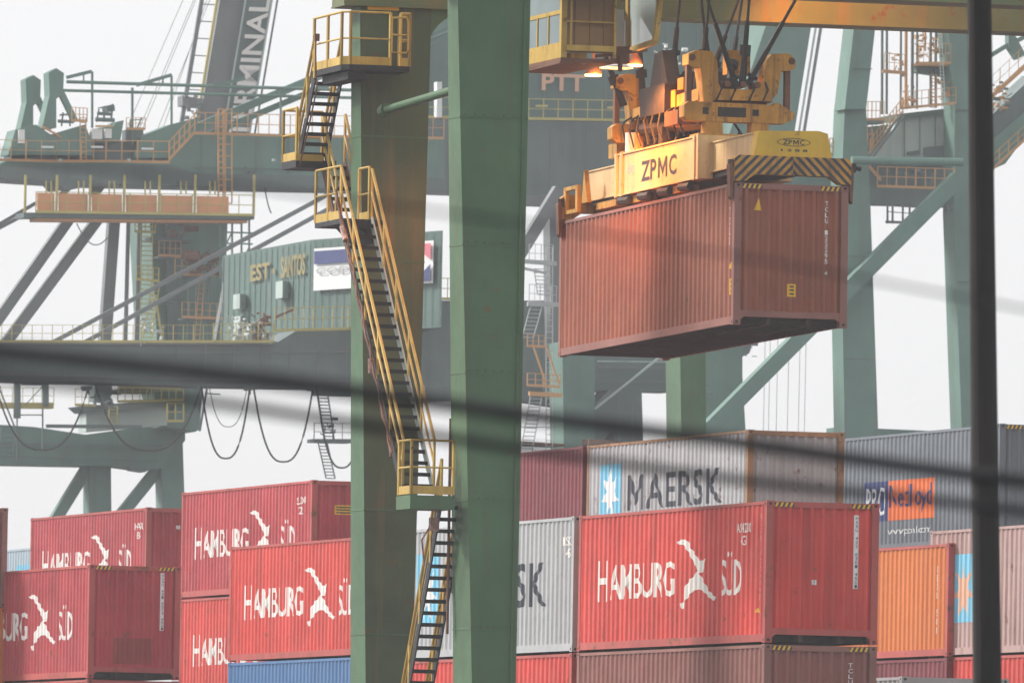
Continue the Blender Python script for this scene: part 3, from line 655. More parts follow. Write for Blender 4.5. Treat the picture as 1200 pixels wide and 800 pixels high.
# ------------------------------------------------------------------ trolley with the operator cab and lamps
TR = thing('crane_trolley', O, 'yellow trolley with a glazed operator cab and two lit orange lamps', 'crane trolley', rz=TH)
zt = z_g + 1.75
b = MB()
for x0 in (3.6, 9.6): b.lbox(x0, x0 + .35, -7.2, 1.0, zt, zt + .5)
for y0 in (-7.0, -3.4, .3): b.lbox(3.6, 9.9, y0, y0 + .35, zt + .05, zt + .55)
build_each(b, 'frame_beam', M['yellow'], TR)
b = MB(); b.tube([(5, -5, zt + .9), (8.5, -5, zt + .9)], .5, 16); b.tube([(5, -1.5, zt + .9), (8.5, -1.5, zt + .9)], .5, 16); build_each(b, 'hoist_drum', M['brown'], TR)
c0 = loc(at(657, 72, 244.5))         # cab near left bottom corner
cx, cy, cz = c0
b = MB()
b.lbox(cx, cx + 1.20, cy, cy + 2.5, cz, cz + .08)
b.prism([(cx - .02, cy - .02, cz - .04), (cx + 1.2, cy - .02, cz + .02), (cx + .9, cy + 2.8, cz - .06), (cx - .02, cy + 2.8, cz - .06)], (0, 0, .04))
fl = b.build('cab_floor', M['brown'], TR)
b = MB(); b.lbox(cx, cx + .05, cy + .12, cy + 2.5, cz + .08, cz + .40); b.lbox(cx, cx + .12, cy - .02, cy + .12, cz + .08, zt)
b.lbox(cx, cx + .05, cy + .12, cy + 2.5, cz + .98, cz + 1.06)
for q in (.9, 1.7, 2.4): b.lbox(cx - .01, cx + .04, cy + q, cy + q + .06, cz + .40, cz + 1.0)
b.build('cab_side', M['yellow'], TR)
b = MB(); b.lbox(cx + .015, cx + .03, cy + .12, cy + 2.5, cz + .40, zt); b.build('cab_window', M['glass'], TR)
b = MB(); b.lbox(cx + .14, cx + 1.12, cy + .05, cy + .1, cz + .2, zt)
for q in (.30, .62, .92): b.lbox(cx + q, cx + q + .03, cy + .02, cy + .05, cz + .3, zt)
b.build('cab_end_wall', paint('brown_cab_cladding', (.30, .165, .06), .6, .15, .2, .4, scol=(.16, .08, .04), scale=2), TR)
b = MB(); b.lbox(cx + .10, cx + 1.15, cy - .12, cy + .0, cz + .22, cz + .34); b.lbox(cx + .16, cx + .2, cy - .12, cy - .09, cz + .3, zt); b.tube([(cx + .1, cy - .1, cz + .82), (cx + 1.1, cy - .1, cz + .82)], .02, 6)
b.lbox(cx + 1.1, cx + 1.15, cy - .1, cy, cz + .1, zt); b.build('cab_ledge', M['yellow'], TR)
b = MB(); b.lbox(cx + .25, cx + .6, cy + .15, cy + .5, cz - .02, cz + .2); b.build('cab_bracket', M['spready'], TR)
# windscreen frame on the right
w0 = loc(at(737, 60, 246.5)); w1 = loc(at(768, 49, 244.8)); w2 = loc(at(774, -5, 244.8)); w3 = loc(at(737, -5, 246.5))
b = MB(); 
for p, q in ((w0, w1), (w1, w2), (w0, w3)): b.beam(p, q, .09, .11)
ws = b.build('windscreen_frame', M['yellow'], TR)
b = MB(); b.prism([w0, w1, w2, w3], (.0, .015, 0)); b.build('windscreen', paint('pale_glass', (.42, .50, .49), .1, .2, spec=.8), ws)
b = MB(); p = loc(at(727, 20, 246.5)); b.lbox(p.x - .08, p.x + .08, p.y, p.y + .1, p.z - .6, p.z + .15); b.build('control_column', M['galv'], TR)
b = MB(); p = loc(at(727, 60, 246)); b.lbox(p.x - .16, p.x + .2, p.y, p.y + .3, p.z - .25, p.z + .1); b.tube([p + Vector((0, 0, -.1)), p + Vector((.0, 0, -.42))], .05, 8); b.beam(p + Vector((-.5, .1, -.12)), p + Vector((.6, .1, .05)), .07, .07); b.build('lamp_bracket', M['brown'], TR)
for lx, ly in ((695, 87.5), (743, 76)):
    p = loc(at(lx, ly, 248.6)); b = MB()
    prof_ = [(.075, .26), (.10, .20), (.17, .08), (.19, .03), (.19, .0)]
    n = 20; vs = []; fs = []
    for r_, z_ in prof_: vs += [(p.x + r_ * math.cos(2 * math.pi * k / n), p.y + r_ * math.sin(2 * math.pi * k / n), p.z + z_) for k in range(n)]
    for i in range(len(prof_) - 1):
        for k in range(n): fs.append((i * n + k, i * n + (k + 1) % n, (i + 1) * n + (k + 1) % n, (i + 1) * n + k))
    fs.append(tuple(range(n))); b.add(vs, fs); b.tube([(p.x, p.y, p.z + .26), (p.x, p.y, p.z + .45)], .03, 6)
    lo_ = b.build('floodlight', M['brown'], TR)
    b = MB(); b.tube([(p.x, p.y, p.z - .035), (p.x, p.y, p.z + .03)], .17, 20); b.build('lamp_lens', glow('sodium_glow', (1, .50, .18), 9), lo_)
    ld = bpy.data.lights.new('sodium_lamp', 'SPOT'); ld.energy = 820; ld.spot_size = math.radians(150); ld.spot_blend = .5; ld.color = (1, .33, .08); ld.shadow_soft_size = .15
    lo = bpy.data.objects.new('sodium_lamp', ld); COL.objects.link(lo); lo.parent = TR; lo.location = p + Vector((0, -.1, -.22))
    ld = bpy.data.lights.new('sodium_lamp_spill', 'POINT'); ld.energy = 90; ld.color = (1, .36, .08); ld.shadow_soft_size = .12
    lo = bpy.data.objects.new('sodium_lamp_spill', ld); COL.objects.link(lo); lo.parent = TR; lo.location = p + Vector((0, -.35, -.12))
b = MB(); q = Vector((9.1, -2.9, z_g + 1.6)); b.tube([q + ZZ * .25, q], .1, 12, r2=.2); b.tube([q + ZZ * .25, q + ZZ * .5], .03, 6); lo_ = b.build('floodlight', M['brown'], TR)
b = MB(); b.tube([q - ZZ * .01, q + ZZ * .02], .17, 16); b.build('lamp_lens', glow('sodium_glow', (1, .50, .18), 9), lo_)
ld = bpy.data.lights.new('sodium_lamp', 'SPOT'); ld.energy = 1900; ld.spot_size = math.radians(100); ld.spot_blend = .7; ld.color = (1, .32, .05); ld.shadow_soft_size = .15
lo = bpy.data.objects.new('sodium_lamp', ld); COL.objects.link(lo); lo.parent = TR; lo.location = q - ZZ * .08; lo.rotation_euler = (math.radians(50), 0, math.radians(-32))
p = loc(at(722, 79, 248.2)); b = MB(); n = 24; prof_ = [(.06, .24), (.075, .17), (.16, .10), (.33, .02), (.35, -.02)]; vs = []; fs = []
for r_, z_ in prof_: vs += [(p.x + r_ * math.cos(2 * math.pi * k / n), p.y + r_ * math.sin(2 * math.pi * k / n), p.z + z_) for k in range(n)]
for i in range(len(prof_) - 1):
    for k in range(n): fs.append((i * n + k, i * n + (k + 1) % n, (i + 1) * n + (k + 1) % n, (i + 1) * n + k))
b.add(vs, fs); b.tube([p + ZZ * .2, p + ZZ * .34], .05, 8); b.build('lamp_shade', M['white'], TR)

# ------------------------------------------------------------------ ship-to-shore cranes far behind (world coordinates)
def wrail(b, x1, y1, x2, y2, Y0, h=25, n=6, w=1.3, m=0, Y1=None):
    b.mark(); w = w * .72
    sc = Y0 / F; p, q = atv(x1, y1, Y0), atv(x2, y2, Y1 or Y0)
    for f in (1, .52): b.tube([p + ZZ * h * sc * f, q + ZZ * h * sc * f], w * sc * .45, 5, m)
    for k in range(n + 1): s_ = p + (q - p) * k / n; b.tube([s_, s_ + ZZ * h * sc], w * sc * (.55 if k % 2 else .75), 5, m)
    b.beam(p + ZZ * sc, q + ZZ * sc, w * sc * .6, 3 * sc, m)
KEEP = {'hazard_stripes', 'boom_walkway', 'machine_ribs', 'seam'}
def part(name, mat, parent, fn):
    b = MB(); fn(b)
    if name in KEEP or len(b.k) < 2: return b.build(name, mat, parent)
    ks = b.k + [len(b.g)]; g = []
    for a, c in zip(ks[:-1], ks[1:]):
        if c > a: g.append((b.g[a][0], b.g[c - 1][1], b.g[a][2], b.g[c - 1][3]))
    b.g = g; return build_each(b, name, mat, parent)[0]
def wladder(b, x1, y1, x2, y2, Y0, wd, n, m=0, w=1.2):
    b.mark(); p, q = atv(x1, y1, Y0), atv(x2, y2, Y0); s = Y0 / F; o = V * wd * s
    b.tube([p, q], w * s * .6, 5, m); b.tube([p + o, q + o], w * s * .6, 5, m)
    for k in range(n + 1): c = p + (q - p) * k / n; b.tube([c, c + o], w * s * .45, 5, m)
YA = 560
CA = thing('ship_to_shore_crane', Vector((-12, YA, 0)), 'hazy green quay crane with two upright brackets and an orange panelled walkway', 'quay crane', 'quay cranes in the haze', world=True)
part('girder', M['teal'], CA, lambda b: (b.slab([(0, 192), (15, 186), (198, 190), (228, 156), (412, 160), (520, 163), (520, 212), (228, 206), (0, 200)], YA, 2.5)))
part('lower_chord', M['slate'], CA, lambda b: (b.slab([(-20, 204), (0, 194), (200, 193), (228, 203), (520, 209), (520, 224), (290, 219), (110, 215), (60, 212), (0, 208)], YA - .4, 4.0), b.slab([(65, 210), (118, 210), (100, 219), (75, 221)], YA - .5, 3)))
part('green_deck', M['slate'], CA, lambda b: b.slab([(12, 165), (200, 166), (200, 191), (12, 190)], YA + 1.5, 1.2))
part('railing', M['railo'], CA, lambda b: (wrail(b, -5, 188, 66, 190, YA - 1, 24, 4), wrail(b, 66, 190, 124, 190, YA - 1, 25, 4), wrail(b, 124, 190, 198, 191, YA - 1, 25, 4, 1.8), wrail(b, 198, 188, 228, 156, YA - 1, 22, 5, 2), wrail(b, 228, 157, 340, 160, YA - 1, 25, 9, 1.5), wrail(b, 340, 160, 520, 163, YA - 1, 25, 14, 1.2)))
def bracket(b, dx, dy, Yo):
    b.slab([(x + dx, y + dy) for x, y in [(57, 85), (66, 80), (75, 86), (74, 110), (66, 116), (66, 150), (49, 152), (58, 112)]], Yo, 1.0)
    b.bar(70 + dx, 106 + dy, 88 + dx, 143 + dy, Yo + .2, 7)
part('bracket', M['teal'], CA, lambda b: bracket(b, 0, 0, YA)); part('bracket', M['teal'], CA, lambda b: bracket(b, -27, 8, YA + 3))
part('machinery_base', M['teal'], CA, lambda b: (b.slab([(10, 180), (18, 152), (42, 146), (60, 158), (100, 146), (108, 168), (108, 182), (10, 182)], YA - .2, 1.6), b.slab([(115, 150), (133, 148), (136, 143), (145, 141), (141, 166), (112, 166)], YA, 1.5), b.slab([(165, 160), (200, 146), (232, 138), (232, 160), (198, 185), (160, 185)], YA + .5, 1.5)))
def stripes(b):
    for k in range(6): b.slab([(48 + 3.6 * k, 146 + 2 * k), (50 + 3.6 * k, 147 + 2 * k), (54 + 3.6 * k, 152 + 2 * k), (52 + 3.6 * k, 151 + 2 * k)], YA - .3, .1)
part('hazard_stripes', M['orange'], CA, stripes)
part('control_cabinet', M['white'], CA, lambda b: (b.slab([(108, 151), (120, 151), (120, 163), (108, 163)], YA - .3, .5), b.slab([(123, 151), (131, 151), (131, 162), (123, 162)], YA - .3, .5), b.slab([(22, 152), (29, 152), (29, 168), (22, 168)], YA - .4, .4)))
def clutter(b, x0, x1, y0, y1, Y0, n, sz=4, seed=1):
    b.mark(); b.hold = True; R = random.Random(seed)
    for k in range(n):
        x = R.uniform(x0, x1); y = R.uniform(y0, y1); a = R.uniform(1, sz); c = R.uniform(1, sz)
        if k % 3 == 0: b.bar(x, y, x + R.uniform(-sz, sz), y + R.uniform(-sz, sz) * 1.5, Y0, 1.2)
        elif k % 3 == 1: p_ = atv(x, y, Y0); b.tube([p_, p_ + V * c * Y0 / F * 1.6], a * Y0 / F * .4, 8)
        else: b.slab([(x, y), (x + a, y), (x + a, y + c), (x, y + c)], Y0 + R.uniform(0, 1), .3)
    b.hold = False
part('winch_machinery', M['slate'], CA, lambda b: (b.bar(112, 140, 134, 141, YA + 1, 5, round_=True), b.bar(114, 133, 131, 134, YA + 1, 4, round_=True), b.bar(122, 143, 122, 125, YA + 1, 2), b.bar(130, 143, 132, 122, YA + 1, 2), b.bar(113, 143, 116, 128, YA + 1, 1.6), b.bar(115, 127, 133, 123, YA + 1, 1.4), b.slab([(124, 124), (134, 123), (135, 130), (125, 131)], YA + 1, .8), b.bar(68, 142, 86, 143, YA + 2, 4, round_=True), b.bar(70, 135, 84, 134, YA + 2, 2), b.bar(72, 148, 74, 132, YA + 2, 1.6), b.bar(82, 148, 82, 133, YA + 2, 1.6), b.slab([(148, 152), (168, 151), (168, 166), (148, 166)], YA + 1, .8), b.bar(152, 152, 153, 140, YA + 1, 1.4), b.bar(160, 152, 166, 138, YA + 1, 1.6), b.bar(152, 141, 167, 140, YA + 1, 1.2)))
part('access_frame', M['railo'], CA, lambda b: (wladder(b, 94, 190, 94, 138, YA - .8, 7, 9), wrail(b, 84, 142, 102, 143, YA - .8, 16, 4), b.bar(112, 148, 132, 148, YA - .5, 2.2), wrail(b, 148, 152, 170, 152, YA + .5, 14, 4, 1)))
part('name_tag', M['white'], CA, lambda b: [b.slab([(x, y), (x + 14, y + .3), (x + 14, y + 2.6), (x, y + 2.3)], YA - 1.3, .05) for x, y in ((49, 171), (107, 171), (166, 173), (150, 232), (235, 234))])
part('overhead_pipe', M['teal'], CA, lambda b: (b.bar(78, 96, 420, 106, YA + 1, 4, round_=True), b.bar(72, 106, 420, 115, YA + 1, 3.6, round_=True), b.bar(78, 91, 107, 84, YA + 1, 4), b.bar(160, 100, 201, 88, YA + 1, 4), b.bar(250, 101, 287, 92, YA + 1, 4),
    b.bar(108, 84, 108, 150, YA + 1, 2.4), b.bar(155, 103, 155, 170, YA + 1, 2.6), b.bar(201, 89, 201, 150, YA + 1, 2.4), b.bar(329, 106, 329, 158, YA + 1, 2.2), b.bar(98, 88, 98, 96, YA + 1, 1.5), b.bar(191, 93, 191, 101, YA + 1, 1.5)))
part('stay_beam', M['teal'], CA, lambda b: (b.bar(205, 160, 640, -22, YA + 2, 9), b.bar(225, 166, 640, -8, YA + 2.6, 7)))
part('caged_ladder', M['railo'], CA, lambda b: (wladder(b, 256, 238, 256, 128, YA - 1.4, 6, 16, w=2), wladder(b, 264, 238, 264, 128, YA - 1.6, 8, 8, w=1.6)))
part('walkway_deck', M['slate'], CA, lambda b: (b.slab([(28, 249), (298, 253), (298, 257), (28, 255)], YA - 2, 1.6)))
part('walkway_under_strip', M['orange'], CA, lambda b: b.slab([(42, 255.5), (290, 258), (290, 261), (42, 259)], YA - 1.8, 1.2))
def panels(b):
    for x0, x1 in ((44, 64), (69, 103), (108, 143), (148, 184), (190, 226), (231, 268)): b.slab([(x0, 225 + x0 * .02), (x1, 225 + x1 * .02), (x1, 247 + x1 * .02), (x0, 247 + x0 * .02)], YA - 1.7, .1)
part('walkway_panel', M['orange'], CA, panels)
part('railing', M['raily'], CA, lambda b: (wrail(b, 42, 249, 298, 253, YA - 2.1, 24, 14, 1.5), [b.bar(x, 205, x - 1, 252, YA - 1.9, 2.6) for x in (30, 67, 106, 146, 187, 229, 298)], [b.bar(x, 212, x, 228, YA - 1.5, 1.5) for x in (54, 60, 92, 98, 128, 134, 170, 176, 212, 218, 246, 252)]))
part('diagonal_brace', M['grey'], CA, lambda b: (b.bar(84, 252, -12, 388, YA + 3, 12), b.bar(118, 252, 2, 408, YA + 3, 12), b.bar(133.5, 252, 122, 408, YA + 3.5, 13), b.bar(150.5, 256, 147, 402, YA + 3, 4), b.bar(164, 256, 160, 402, YA + 3, 5), b.bar(42, 238, -10, 268, YA + 1, 4), b.bar(30, 251, -10, 272, YA + 1, 4), b.bar(125, 208, 108, 230, YA + 3, 10), b.bar(95, 207, 70, 230, YA + 3, 6)))
part('stay_bar', M['grey'], CA, lambda b: (b.bar(58, 403, 414, 212, YA - 6, 5), b.bar(88, 407, 414, 229, YA - 6, 5)))
part('tower_leg', M['teal'], CA, lambda b: (b.slab([(176, 255), (213, 255), (205, 402), (184, 402)], YA + 4, 4), b.slab([(213, 250), (267, 250), (262, 402), (208, 402)], YA + 5, 4)))
part('elevator_panel', M['slate'], CA, lambda b: (b.slab([(195, 258), (215, 258), (208, 400), (198, 400)], YA + 3.6, .3), b.slab([(176, 278), (226, 281), (226, 284), (176, 282)], YA + 2, 1.5)))
part('winch_cluster', M['brown'], CA, lambda b: (clutter(b, 213, 256, 292, 322, YA, 60, 6, 11), clutter(b, 194, 215, 262, 280, YA, 14, 5, 12)))
part('scaffold', M['teal'], CA, lambda b: ([b.bar(x, 258, x, 326, YA - 1, 2) for x in (258, 264, 272, 283, 292)], [b.bar(256, y, 296, y + 1, YA - 1, 1.8) for y in (272, 285, 300, 325)], b.bar(258, 300, 272, 272, YA - 1, 1.5), b.bar(272, 325, 292, 290, YA - 1, 1.5)))
part('ladder_tower', M['raily'], CA, lambda b: (wladder(b, 165, 395, 165, 260, YA + 1, 14, 24), wladder(b, 168, 395, 178, 330, YA + .6, 10, 12), wrail(b, 160, 328, 186, 330, YA, 16, 4), wrail(b, 158, 272, 182, 273, YA, 14, 4), b.bar(182, 345, 190, 398, YA, 2)))
part('white_strut', M['white'], CA, lambda b: (b.bar(264, 325, 251, 398, YA - 2, 3), b.bar(265, 325, 267, 398, YA - 2, 4)))
def arc(b, x1, y1, x2, y2, sag, Y0, w, n=18, x_b=None):
    pts = []
    for k in range(n + 1):
        t_ = k / n; pts.append(atv(x1 + (x2 - x1) * t_, y1 + (y2 - y1) * t_ + sag * (1 - (2 * t_ - 1) ** 2), Y0))
    b.tube(pts, w * Y0 / F / 2, 6)
part('loose_hose', M['slate'], CA, lambda b: (arc(b, 90, 262, 126, 278, 16, YA, 1.4), arc(b, 310, 218, 318, 250, 5, YA, 1.6)))
# boom raised behind, belongs to a further crane
YD = 600
CD = thing('ship_to_shore_crane', Vector((-14, YD, 0)), 'raised dark quay crane boom with white lettering running up it against the sky', 'quay crane', 'quay cranes in the haze', world=True)
def P_(x, y): return atv(x, y, YD)
b = MB(); sl = lambda x, y0, y1: [(x, y0), (x + .17 * (y0 - y1), y1)]
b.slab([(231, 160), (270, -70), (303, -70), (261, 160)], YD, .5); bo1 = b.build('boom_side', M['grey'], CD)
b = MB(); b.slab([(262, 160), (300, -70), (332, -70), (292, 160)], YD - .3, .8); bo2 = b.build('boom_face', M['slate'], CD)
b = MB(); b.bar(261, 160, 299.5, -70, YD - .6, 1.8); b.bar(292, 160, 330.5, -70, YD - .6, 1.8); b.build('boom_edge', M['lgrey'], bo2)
d_up = (P_(303, -30) - P_(275, 140)); L_ = d_up.length; d_up.normalize(); d_rt = V
gt = glyphs('TERMINAL', .02)
o3 = P_(275.5, 163) - U * .5
decal('lettering', fit(gt, 0, 166 * YD / F, 0, 24 * YD / F), lambda s, z: o3 + d_up * s - V * (z - 12 * YD / F) + Vector((0, 0, 0)), M['lettw'], bo2)
part('boom_walkway', M['grey'], CD, lambda b: (b.bar(210, 160, 248, -70, YD, 4.5), [b.bar(222 + .167 * k * 20 - 6, 125 - k * 20, 238 + .167 * k * 20 - 4, 126 - k * 20, YD, 1.2) for k in range(10)], b.bar(298, 160, 337, -70, YD, 2)))
part('boom_walkway_rail', M['raily'], CD, lambda b: b.bar(228, 160, 266, -70, YD - .2, 2.8))
part('stay_wire', M['galv'], CD, lambda b: [b.bar(x1, -40, x2, 168, YD + 3, .8) for x1, x2 in ((232, 141), (244, 156), (246, 160), (256, 185), (120, 20) if 0 else (262, 178))])
part('boom_hinge', M['grey'], CD, lambda b: (clutter(b, 212, 236, 112, 140, YD - 1, 26, 6, 21), b.slab([(214, 112), (238, 116), (236, 126), (214, 124)], YD - .5, 1)))
# crane with the machine house
YB = 520
CB = thing('ship_to_shore_crane', Vector((-8, YB, 0)), 'quay crane with long dark girder, hanging cable loops and lettered green machine house', 'quay crane', 'quay cranes in the haze', world=True)
part('girder', M['slate'], CB, lambda b: b.slab([(-20, 401), (325, 401), (348, 387), (412, 386), (490, 388), (490, 378), (512, 352), (545, 352), (660, 352), (660, 460), (410, 454), (237, 452), (-20, 444)], YB, 3.0))
part('girder_lip', M['grey'], CB, lambda b: b.slab([(-20, 400), (325, 400), (325, 404), (-20, 404)], YB - .1, .1))
p0, p1, p2_ = at(262, 300, 535), at(365, 281, 521), at(519, 271.5, 512)
zf = atv(365, 388, YB).z
b = MB()
pl = [p0, p1, p2_, p2_ + U * 9 + V * 1, p0 + U * 2 + V * 5]; n = len(pl)
zt_ = p1.z
vs = [(p.x, p.y, zf) for p in pl] + [(p.x, p.y, zt_) for p in pl]
b.add(vs, [tuple(range(n)), tuple(range(n, 2 * n))] + [(i, (i + 1) % n, (i + 1) % n + n, i + n) for i in range(n)])
hs_ = b.build('machine_house', M['hgreen'], CB)
def onwall(a, c, off=.06):
    d = (c - a); d.z = 0; Lw = d.length; d.normalize(); nrm = d.cross(ZZ); 
    if nrm.y > 0: nrm = -nrm
    return Lw, lambda s, z: Vector((a.x, a.y, 0)) + d * s + nrm * off + ZZ * z
Lw, fw = onwall(p0, p1); h = zt_ - zf
b = MB(); k = 0
s_ = .0
while s_ < Lw: b.add([fw(s_, zf + .1), fw(s_ + .12, zf + .1), fw(s_ + .12, zt_ - .05), fw(s_, zt_ - .05)], [(0, 1, 2, 3)]); s_ += .9
Lw2, fw2 = onwall(p1, p2_); s_ = .3
while s_ < Lw2: b.add([fw2(s_, zf + .1), fw2(s_ + .06, zf + .1), fw2(s_ + .06, zt_ - .05), fw2(s_, zt_ - .05)], [(0, 1, 2, 3)]); s_ += .6
b.build('cladding_rib', M['hgreen'], hs_)
def wpx(x): return (x - 262) / 103.0
decal('lettering', fit(glyphs('EST', .03), Lw * wpx(297), Lw * wpx(320), zf + h * .66, zf + h * .84), lambda s, z: fw(s, z) - Vector((.05, .1, 0)), M['dully'], hs_)
decal('lettering', fit(glyphs('SANTOS', .03), Lw * wpx(333), Lw * wpx(361), zf + h * .64, zf + h * .87), lambda s, z: fw(s, z) - Vector((.05, .1, 0)), M['dully'], hs_)
decal('lettering', rect(Lw * wpx(323), Lw * wpx(326), zf + h * .71, zf + h * .76), lambda s, z: fw(s, z) - Vector((.05, .1, 0)), M['dully'], hs_)
b = MB()
for x, y0, y1 in ((283, .38, .54), (333, .42, .60), (284, .12, .3), (295, .02, .2)):
    s0_, s1_ = Lw * wpx(x), Lw * wpx(x + 8); q = [fw(s0_, zf + h * y0), fw(s1_, zf + h * y0), fw(s1_, zf + h * y1), fw(s0_, zf + h * y1)]; b.prism(q, Vector((-.25, -.5, 0)))
build_each(b, 'air_conditioner', M['lgrey'], hs_)
fl2 = lambda f: 5.65 * 0 + f * Lw2
f0 = lambda s, z, o=.12: fw2(s, z) + Vector((-.08, -.1, 0)) * (o / .12)
bx0, bx1 = Lw2 * .045, Lw2 * .955; bz0, bz1 = zf + h * .46, zf + h * .90
bn = decal('banner', rect(bx0, bx1, bz0, bz1), lambda s, z: f0(s, z), M['white'], hs_)
b_ = bx1 - bx0
decal('banner_print', rect(bx0 + .12, bx0 + b_ * .42, bz0 + (bz1 - bz0) * .62, bz1 - .12), lambda s, z: f0(s, z, .2), M['blue'], bn) if 0 else decal('banner_print', rect(bx0 + .12, bx0 + b_ * .42, bz0 + (bz1 - bz0) * .62, bz1 - .12), lambda s, z: f0(s, z, .2), M['blue'], hs_)
decal('lettering', fit(glyphs('CODESP', .02), bx0 + .3, bx0 + b_ * .50, bz0 + (bz1 - bz0) * .38, bz0 + (bz1 - bz0) * .54), lambda s, z: f0(s, z, .2), M['galv'], hs_)
decal('banner_print', poly2([(bx1 - b_ * .17, bz1 - .12), (bx1 - .12, bz1 - .12), (bx1 - .12, bz0 + (bz1 - bz0) * .55)]), lambda s, z: f0(s, z, .2), M['redp'], hs_)
decal('banner_print', poly2([(bx1 - b_ * .15, bz0 + .1), (bx1 - .12, bz0 + .1), (bx1 - .12, bz0 + (bz1 - bz0) * .45)]), lambda s, z: f0(s, z, .2), M['blue'], hs_)
part('railing', M['raily'], CB, lambda b: (wrail(b, -10, 401, 250, 401, YB - 1, 20, 22, 1.0), wrail(b, 250, 401, 320, 401, YB - 1, 22, 8, 1.4), wrail(b, 322, 388, 412, 386, YB - 1, 27, 8, 1.4), wrail(b, 408, 386, 492, 384, YB - 1, 25, 6, 1.4), wrail(b, 490, 378, 514, 350, YB - 1, 22, 5, 2), wrail(b, 514, 351, 545, 351, YB - 1, 25, 3, 1.4)))
part('deck_equipment', M['galv'], CB, lambda b: (clutter(b, 270, 318, 372, 400, YB - .6, 60, 6, 31), clutter(b, 165, 190, 372, 400, YB - .6, 24, 5, 32)))
part('deck_motor', M['brown'], CB, lambda b: (clutter(b, 295, 312, 365, 398, YB - .8, 24, 7, 33), b.bar(322, 372, 345, 362, YB - .8, 3)))
def loop(b, x1, x2, y, low, Y0, w):
    pts = []
    for k in range(25):
        t_ = k / 24; u_ = 2 * t_ - 1; pts.append(atv((x1 + x2) / 2 + (x2 - x1) / 2 * (abs(u_) ** .75) * (1 if u_ > 0 else -1), y + (low - y) * (1 - u_ * u_), Y0))
    b.tube(pts, w * Y0 / F / 2, 6)
for x1, x2, low, w_ in ((-22, 0, 480, 2.2), (-5, 104, 527, 2.2), (112, 236, 528, 2.4), (236, 293, 537, 2.3), (297, 367, 541, 2.3), (371, 430, 548, 2.3), (245, 290, 500, 1)):
    part('festoon_cable', M['black'], CB, lambda b: loop(b, x1, x2, 452, low, YB - .5, w_))
part('hanging_rod', M['slate'], CB, lambda b: (b.bar(243, 452, 234, 505, YB, 2.2), b.bar(238, 452, 230, 500, YB, 1.4), b.bar(240, 461, 258, 462, YB, 1.4), b.slab([(367, 455), (412, 455), (412, 464), (370, 463)], YB, .5)))
part('access_stair', M['slate'], CB, lambda b: (wladder(b, 372, 458, 380, 515, YB + 1, 12, 14, w=1.6), wladder(b, 372, 515, 382, 560, YB + 1, 11, 12, w=1.4), wrail(b, 368, 517, 412, 518, YB, 22, 4, 1.2), b.slab([(367, 514), (412, 514), (412, 519), (367, 518)], YB, 1), clutter(b, 378, 392, 490, 512, YB, 10, 5, 41)))
part('lower_beam', M['teal'], CB, lambda b: (b.slab([(-20, 496), (40, 500), (100, 509), (196, 496), (217, 495), (217, 516), (189, 549), (172, 549), (150, 546), (-20, 543)], YB + 30, 3), b.slab([(176, 450), (238, 450), (234, 503), (228, 506), (212, 502), (190, 500)], YB + 28, 2)))
part('lower_leg', M['teal'], CB, lambda b: (b.slab([(105, 543), (130, 543), (131, 640), (105, 640)], YB + 31, 1.2), b.slab([(188, 512), (214, 512), (218, 640), (192, 640)], YB + 31, 1.2), b.bar(102, 548, 50, 632, YB + 31.5, 13), b.bar(194, 538, 128, 620, YB + 31.5, 13)))
part('trolley_cabin', M['lgrey'], CB, lambda b: b.slab([(101, 482), (140, 476), (194, 471), (196, 498), (101, 506)], YB + 27, 1.5))
part('trolley_platform', M['slate'], CB, lambda b: (b.slab([(92, 476), (215, 466), (215, 474), (100, 483)], YB + 26.5, 2), b.bar(54, 499, 166, 500, YB + 26, 4), clutter(b, 108, 130, 450, 472, YB + 26, 24, 7, 51)))
part('trolley_rail', M['raily'], CB, lambda b: (wrail(b, 138, 471, 215, 469, YB + 26, 22, 9, 1.6), wrail(b, 196, 494, 215, 494, YB + 26, 22, 2, 2), b.slab([(-10, 474), (63, 474), (63, 478.5), (-10, 478)], YB + 25, .6), wrail(b, -10, 474, 63, 474, YB + 25, 20, 6, 1), wladder(b, 128, 500, 128, 476, YB + 26, 10, 6)))
part('hanger_frame', M['slate'], CB, lambda b: (b.bar(20, 444, 20, 490, YB + 25, 7), b.bar(53, 444, 53, 476, YB + 25, 7), b.bar(25, 450, 50, 450, YB + 25, 2), b.bar(30, 474, 50, 452, YB + 25, 1), b.bar(50, 478, 50, 530, YB + 25, 1.6), b.bar(20, 486, 50, 486, YB + 25, 1.4), b.bar(20, 478, 20, 540, YB + 25, 1.4), wladder(b, 0, 530, 2, 500, YB + 25, 16, 5), b.bar(-5, 444, 25, 520, YB + 25, 1.6)))
# crane with the lettered green wall and the right hand tower
YC = 500
CC = thing('ship_to_shore_crane', Vector((14, YC, 0)), 'quay crane behind the hanging container, green towers, railed walkways and pale machinery house', 'quay crane', 'quay cranes in the haze', world=True)
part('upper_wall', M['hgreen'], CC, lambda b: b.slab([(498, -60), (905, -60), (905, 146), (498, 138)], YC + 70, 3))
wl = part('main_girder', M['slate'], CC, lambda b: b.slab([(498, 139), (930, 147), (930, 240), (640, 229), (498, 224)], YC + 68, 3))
p_a = atv(634, 106, YC + 69.9)
decal('lettering', fit(glyphs('PTT', .03), 0, 53 * 570 / F, 0, 20 * 570 / F), lambda s, z: p_a + V * s + ZZ * z - U * .1, M['peach'], CC)
part('railing', M['raily'], CC, lambda b: (wrail(b, 498, 138, 740, 142, YC + 67, 24, 14, 1.6), b.slab([(628, 123), (642, 123), (642, 125.5), (628, 125.5)], YC + 66.8, .05), b.slab([(712, 125), (726, 125), (726, 127.5), (712, 127.5)], YC + 66.8, .05)))
